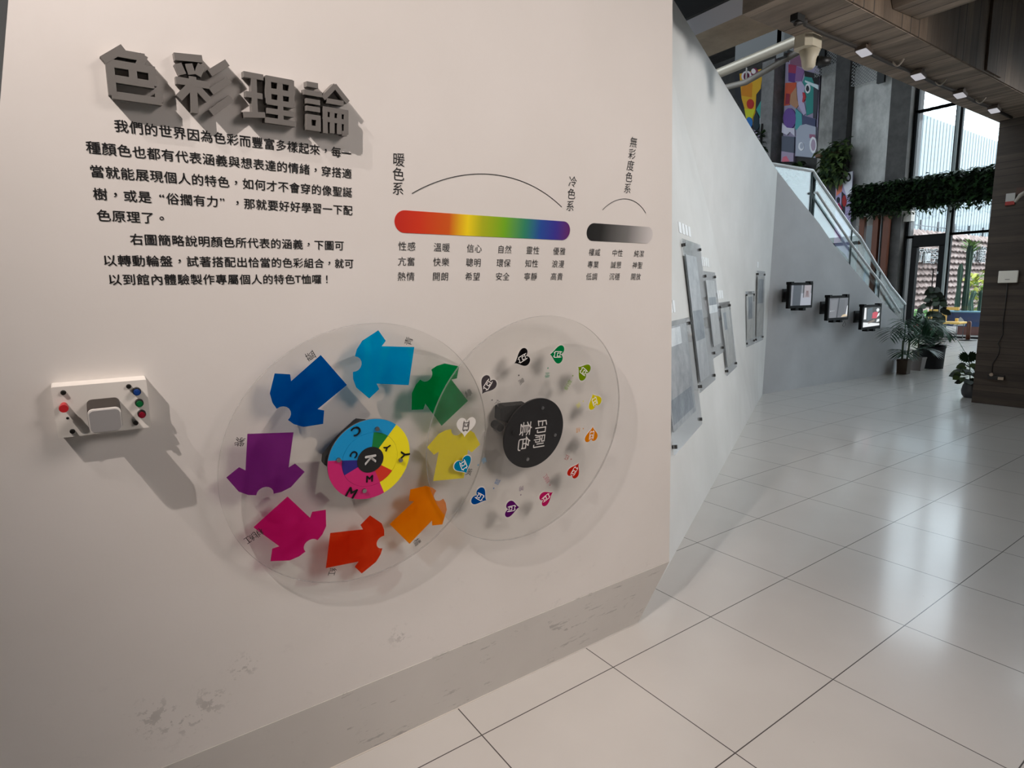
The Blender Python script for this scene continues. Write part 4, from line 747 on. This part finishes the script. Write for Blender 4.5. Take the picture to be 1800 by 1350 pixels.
for k, (bx_, by_, bz, az, L, rz_) in enumerate(((12.04, 4.72, .60, 3.26, 0.95, .34), (12.04, 4.72, .62, 3.5, 0.72, .48), (12.04, 4.70, .60, 3.8, 0.8, .18), (12.16, 4.66, .62, -0.75, 0.6, .40), (12.16, 4.66, .64, 5.95, 0.5, .5), (12.16, 4.66, .6, -1.5, .65, .34), (12.05, 4.70, .64, 4.2, .6, .5), (12.05, 4.70, .36, 3.5, .36, .12), (12.17, 4.66, .38, -1.0, .36, .1), (12.17, 4.65, .62, -2.2, .62, .42))):
    b = MB(); frond(b, (bx_, by_, bz), az, L, rz_, 15, 0.034, 0.36, 0); b.build('frond', GR[k % 2], t)
t = thing('potted_plant', (12.8, 4.76, 0), 'small leafy plant in a low grey pot between palm and black tub', 'plant', 'plants by the stair')
pot(t, (12.8, 4.76, 0), 0.12, 0.15, 0.25, mat((112, 104, 100), 0.8), True)
b = MB(); b.tube([(12.8, 4.76, .27), (12.78, 4.77, .55), (12.82, 4.76, .75)], 0.014, 6); b.build('stem', mat((84, 84, 62), 0.7), t)
b = MB()
for i in range(46):
    a = i*2.4; b.leaf((12.8+0.04*math.cos(a), 4.76+0.04*math.sin(a), .36+.010*i), (math.cos(a), math.sin(a), .5), (0, 0, 1), 0.30, 0.05, 0.3, i % 2)
b.build('foliage', GR[:2], t)
t = thing('potted_plant', (13.34, 4.74, 0), 'bushy plant in a big black fabric tub with trailing vine', 'plant', 'plants by the stair')
pot(t, (13.34, 4.74, 0), 0.21, 0.225, 0.44, mat((16, 15, 16), 0.85))
b = MB()
for i in range(120):
    a = i*2.4; e = 0.25+0.75*((i*37) % 100)/100; b.leaf((13.34+0.05*math.cos(a), 4.74+0.05*math.sin(a), .42+.32*e*((i % 7)/7)), (math.cos(a), math.sin(a), e*1.2), (0, 0, 1), 0.40*(0.7+0.3*e), 0.055, 0.42, i % 3)
b.build('foliage', GR[:3], t)
b = MB()
for i in range(16): b.tube([(13.34, 4.74, .4), (13.34+0.2*math.cos(i), 4.74+0.2*math.sin(i), .85)], 0.006, 4)
b.build('stems', GR[3], t)
b = MB(); vine = [Vector((13.52+0.02*i, 4.56-0.035*i, 0.56-0.025*i+0.10*math.sin(i*0.5))) for i in range(11)]; b.tube(vine, 0.005, 5)
for i, p in enumerate(vine): b.leaf(p, (math.cos(i*2.1), math.sin(i*2.1), 0.2), (0, 0, 1), 0.085, 0.08, 0.2)
b.build('vine', GR[1], t)
t = thing('climbing_plant', (13.85, 5.08, 0), 'dark round-leaved climber rising behind the black tub', 'plant', 'plants by the stair')
pot(t, (13.85, 5.08, 0), 0.14, 0.17, 0.28, mat((48, 44, 42), 0.8))
b = MB(); cl = [Vector((13.85+0.05*math.sin(i*.9), 5.08-0.012*i, .25+.105*i)) for i in range(13)]; b.tube(cl, 0.010, 5); b.build('stem', mat((40, 40, 26), 0.7), t)
b = MB()
for i in range(64):
    p = cl[4+i % 9] + Vector((random.uniform(-.2, .2), random.uniform(-.2, .2), random.uniform(-.12, .1)))*(1.0 if (4+i % 9) < 10 else 0.45)
    a = random.uniform(0, 2*PI); b.leaf(p, (math.cos(a)*.5, math.sin(a), -.35), (-0.85, -0.45, random.uniform(-.2, .6)), 0.14, 0.13, 0.1, i % 2)
b.build('foliage', [mat((16, 28, 12), 0.55), mat((26, 44, 18), 0.55)], t)
t = thing('potted_monstera', (10.17, 3.10, 0), 'split-leaf plant in a round dark pot tucked behind the concrete column', 'plant')
MB().lathe([(0.07, 0), (0.098, 0.04), (0.108, 0.10), (0.092, 0.18), (0.08, 0.20), (0.084, 0.215), (0.072, 0.215), (0.068, 0.19)], (10.17, 3.09, 0), 20).build('pot', mat((52, 54, 56), 0.5), t)
b = MB()
for i in range(54):
    a = i*2.4; r = 0.02+0.12*((i*29) % 50)/50; z = .30+.26*((i*17) % 40)/40; b.leaf((10.17+r*math.cos(a), 3.14+max(-0.12, r*math.sin(a)), z-.07), (math.cos(a), math.sin(a), -.25), (-0.6, -0.3, .6), 0.105, 0.09, 0.15, i % 2)
b.build('foliage', [mat((22, 34, 12), 0.5), mat((52, 66, 20), 0.5)], t)
b = MB(); c = Vector((10.13, 3.14, 0.585)); U, V_ = Vector((0.5, -0.82, 0.1)).normalized(), Vector((-0.45, 0, 0.9)).normalized(); out = []
N = 44
for i in range(N):
    a = 2*PI*i/N + PI/2; r = 0.115*(1-0.75*math.exp(-((a-PI/2 if a < PI*1.5 else a-2.5*PI)/0.22)**2))
    if i % 2: r *= 0.80
    out.append(c + U*(r*1.05*math.cos(a)) + V_*(r*0.9*math.sin(a)))
cc = [p for p in out]; b.add([c-V_*0.03]+cc+[c-V_*0.03+Vector((0.004, 0, 0.003))]+[p+Vector((0.004, 0, 0.003)) for p in cc], [(0, 1+i, 1+(i+1) % N) for i in range(N)]+[(N+1, N+2+(i+1) % N, N+2+i) for i in range(N)]+[(1+i, 1+(i+1) % N, N+2+(i+1) % N, N+2+i) for i in range(N)])
b.tube([(10.17, 3.10, .2), (10.16, 3.12, .45), tuple(c)], 0.007, 5); b.build('split_leaf', mat((20, 42, 16), 0.5), t)

# ---------------------------------------------------------------- chairs and stand by the window
YEL = mat((226, 186, 92), 0.5); WIRE = mat((90, 92, 94), 0.4, 0.6)
t = thing('yellow_armchair', (20.75, 6.95, 0), 'wide yellow chair on thin wire legs facing the window', 'chair', 'yellow chairs')
MB().box((20.45, 6.63, .47), (21.05, 7.27, .53)).build('seat', YEL, t, 0.02)
b = MB().box((20.98, 6.86, .86), (21.06, 7.27, .95)); b.box((20.98, 7.16, .53), (21.06, 7.27, .95)); b.box((20.98, 6.86, .53), (21.06, 6.92, .62)); b.build('backrest', YEL, t)
for (x, y) in ((20.5, 6.70), (20.5, 7.15), (21.0, 6.70), (21.0, 7.15)): MB().tube([(x, y, .47), (x, y, .01)], 0.010, 6).build('leg', WIRE, t)
MB().tube([(20.5, 6.70, .02), (20.5, 7.15, .02)], 0.009, 6).tube([(21.0, 6.70, .02), (21.0, 7.15, .02)], 0.009, 6).build('runner', WIRE, t)
t = thing('yellow_chair', (20.75, 7.62, 0), 'yellow chair seen side-on in front of the glass door edge', 'chair', 'yellow chairs')
MB().box((20.5, 7.42, .44), (20.95, 7.70, .50)).build('seat', YEL, t, 0.02)
MB().box((20.90, 7.36, .50), (20.97, 7.60, .88)).build('backrest', YEL, t, 0.02)
for (x, y) in ((20.55, 7.45), (20.55, 7.66), (20.92, 7.45), (20.92, 7.66)): MB().tube([(x, y, .45), (x, y, 0)], 0.010, 6).build('leg', WIRE, t)
t = thing('pedestal_stand', (20.7, 6.47, 0), 'brown pedestal on a round black foot beside the yellow chair', 'stand')
MB().lathe([(.22, 0), (.22, .015), (.06, .03)], (20.7, 6.47, 0), 28).build('foot', BLACK, t); MB().lathe([(.055, .02), (.055, .52), (.03, .56)], (20.7, 6.47, 0), 16).build('column', mat((84, 46, 30), 0.5), t)

# ---------------------------------------------------------------- outside: planter, cacti, roof-tile wall, sign, facade
struct('ground', MB().box((21.6, -40, -0.12), (70, 40, -0.02)), mat((120, 117, 114), 0.8))
t = thing('painted_planter', (23.6, 7.2, -0.02), 'long planter box painted blue above and brick red below, outside the window', 'planter')
MB().box((23.3, 5.0, 0.25), (24.1, 8.10, 0.70)).build('blue_band', mat((30, 66, 122), 0.6), t); MB().box((23.32, 5.0, -0.02), (24.1, 7.6, 0.25)).build('red_band', mat((130, 78, 70), 0.7), t)
MB().box((23.25, 4.95, 0.70), (24.15, 8.15, 0.74)).build('rim', mat((110, 155, 175), 0.5), t)
fr = lambda u, v, d: Vector((23.3-d, u, v)); MB().prism([(7.72, .27), (7.40, .27), (7.38, .36), (7.48, .50), (7.54, .56), (7.62, .46)], 0.0, 0.006, fr).build('white_figure', mat((226, 226, 226), 0.6), t)
CAC = [mat((86, 112, 92), 0.7), mat((48, 72, 56), 0.7), mat((120, 150, 80), 0.7)]
def cactus(x, y, z, h, r, m_, label, lean=0.0, tuft=False):
    t = thing('cactus', (x, y, z), label, 'cactus', 'cacti outside'); b = MB(); N = 16; k0 = 0; rings = 9; vs = []; fs = []
    for i in range(rings+1):
        q = i/rings; rr = r*(0.85+0.12*math.sin(q*9))*(1 if q < 0.93 else 0.55)
        for j in range(N):
            a = 2*PI*j/N; rad = rr*(1 if j % 2 else 0.78); vs.append((x+lean*q*q+rad*math.cos(a), y+lean*0.7*math.sin(q*4)+rad*math.sin(a), z+h*q))
    for i in range(rings):
        for j in range(N): fs.append((i*N+j, i*N+(j+1) % N, (i+1)*N+(j+1) % N, (i+1)*N+j))
    fs.append([rings*N+j for j in range(N)]); b.add(vs, fs); b.build('stem', m_, t)
    if tuft:
        b = MB()
        for i in range(26):
            a = i*2.4; b.leaf((x+lean, y+0.1*math.sin(a), z+h*(0.86+0.014*(i % 10))), (0.4*math.cos(a), math.sin(a), .7), (0, 0, 1), 0.30, 0.12, 0.2)
        b.build('crown_leaves', CAC[2], t)
cactus(23.9, 7.86, .74, 1.55, .085, CAC[0], 'pale columnar cactus left of the tallest one')
cactus(23.95, 7.66, .74, 2.25, .10, CAC[1], 'tallest dark cactus with a leafy green crown', 0.0, True)
cactus(23.8, 7.42, .74, 0.66, .08, CAC[0], 'short cactus leaning beside the tallest one', 0.05)
cactus(23.9, 7.22, .74, 0.68, .075, CAC[1], 'short dark cactus nearest the concrete column')
t = thing('shrub', (24.4, 9.0, -0.02), 'light green shrub outside the foot of the glass door', 'plant'); b = MB(); leaves(b, 150, (24.2, 8.5, .1), (24.7, 9.5, .75), 0.2, (0, 1)); b.build('foliage', [mat((120, 175, 90), 0.6), mat((90, 145, 70), 0.6)], t)
MB().box((24.1, 8.45, -0.02), (24.7, 9.5, .25)).build('trough', mat((196, 92, 92), 0.7), t)
t = thing('shrub', (25.2, 7.7, -0.02), 'yellow-green shrub outside behind the short cacti', 'plant'); b = MB(); leaves(b, 170, (24.9, 7.3, .1), (25.5, 8.1, 2.1), 0.24, (0, 1)); b.build('foliage', [mat((186, 190, 70), 0.6), mat((130, 160, 80), 0.6)], t)
# wall of stacked roof tiles
YW = 10.5; b = MB(); ROWS = 15; RH = 3.78/ROWS; NX = 150; X0, X1 = 23.9, 44.0
for r in range(ROWS):
    off = 0.5*(r % 2); base = r*RH; vs = []
    for i in range(NX+1):
        x = X0+(X1-X0)*i/NX; wv = 0.035*math.sin(2*PI*(x/0.42+off))
        vs += [(x, YW-0.12-0.02+wv*0.3, base+0.05+wv), (x, YW-0.13+wv*0.3, base+0.02+wv), (x, YW+0.06, base+RH+0.05+wv)]
    fs = []
    for i in range(NX): a = 3*i; fs += [(a, a+1, a+4, a+3), (a, a+3, a+5, a+2)]
    b.add(vs, fs, 0, False)
b.box((X0, YW+0.05, 0), (X1, YW+0.4, 3.78), 1)
t_ = NT('roof_tile'); co = t_.coord(); t_.l(t_.ramp(t_.noise(3.5, 5, co), [(0.3, (74, 58, 54)), (0.52, (132, 112, 106)), (0.72, (166, 150, 144))]), t_.b.inputs['Base Color']); t_.b.inputs['Roughness'].default_value = 0.7
struct('wall_tile', b, [t_.m, mat((196, 190, 186), 0.8)])
fe = thing('rooftop_fence', (30, YW+0.2, 3.78), 'low wire fence running along the top of the roof-tile wall', 'fence')
for i in range(12): MB().box((24.4+i*1.72, YW+0.15, 3.78), (24.5+i*1.72, YW+0.22, 4.25)).build('post', mat((70, 74, 78), 0.5), fe)
MB().tube([(23.2, YW+0.18, 4.02), (44, YW+0.18, 4.02)], 0.018, 5).build('rail', mat((90, 94, 98), 0.5), fe)
SIGN = mat((244, 248, 250), 0.4); frS = lambda u, v, d: Vector((u, YW-0.16-d, v))
for ch, x, zz, sz_, lab in (('T', 27.02, 2.77, 0.66, 'white raised letter T of the sign on the roof-tile wall'), ('恤', 27.64, 2.78, 0.62, 'white raised sign character right of the letter T'), ('手', 28.33, 2.79, 0.64, 'white raised sign character with three cross strokes'), ('創', 29.02, 2.80, 0.64, 'white raised sign character nearest the door jamb'), ('彩', 32.7, 2.95, 0.78, 'white raised sign character just right of the tall cactus'), ('館', 33.6, 2.97, 0.80, 'white raised sign character nearest the concrete column')):
    b = MB()
    for e in ((0, 0), (.018, 0), (-.018, 0), (0, .012), (0, -.012)): put(b, ch, frS, x+e[0], zz+e[1], sz_, d=0.10, thick=0.08)
    top(b.build('sign_letter', SIGN), lab, 'letter', 'sign letters outside')
top(MB().prism([(26.58+0.13*math.cos(2*PI*i/20), 2.66+0.34*math.sin(2*PI*i/20)) for i in range(20)], 0.02, 0.1, frS).build('sign_emblem', SIGN), 'tall white oval emblem at the start of the sign', 'emblem')
# corrugated facade beyond
b = MB(); vs = []; n = 0; x = 24.0
while x < 49:
    for dx, dy in ((0, 0), (0.25, 0), (0.265, 0.14), (0.335, 0.14)): vs += [(x+dx, 11.55+dy, 3.4), (x+dx, 11.55+dy, 8.75)]; n += 1
    x += 0.35
b.add(vs, [(2*i, 2*i+2, 2*i+3, 2*i+1) for i in range(n-1)]); b.box((24, 11.72, 0), (49, 12.2, 8.75))
struct('wall_facade', b, mat((142, 153, 157), 0.6))
t = mesh_screen('roof_mesh', (205, 212, 216), 18, 0.5)
struct('trim_9', MB().box((23, 11.8, 8.75), (49, 11.82, 11.5)), t)
# buildings across the street, seen in the stair glass
struct('wall_street', MB().box((46, -30, 0), (47, 6, 5.5)).box((46, -14, 5.5), (47, -8, 9)), mat((200, 202, 200), 0.8))
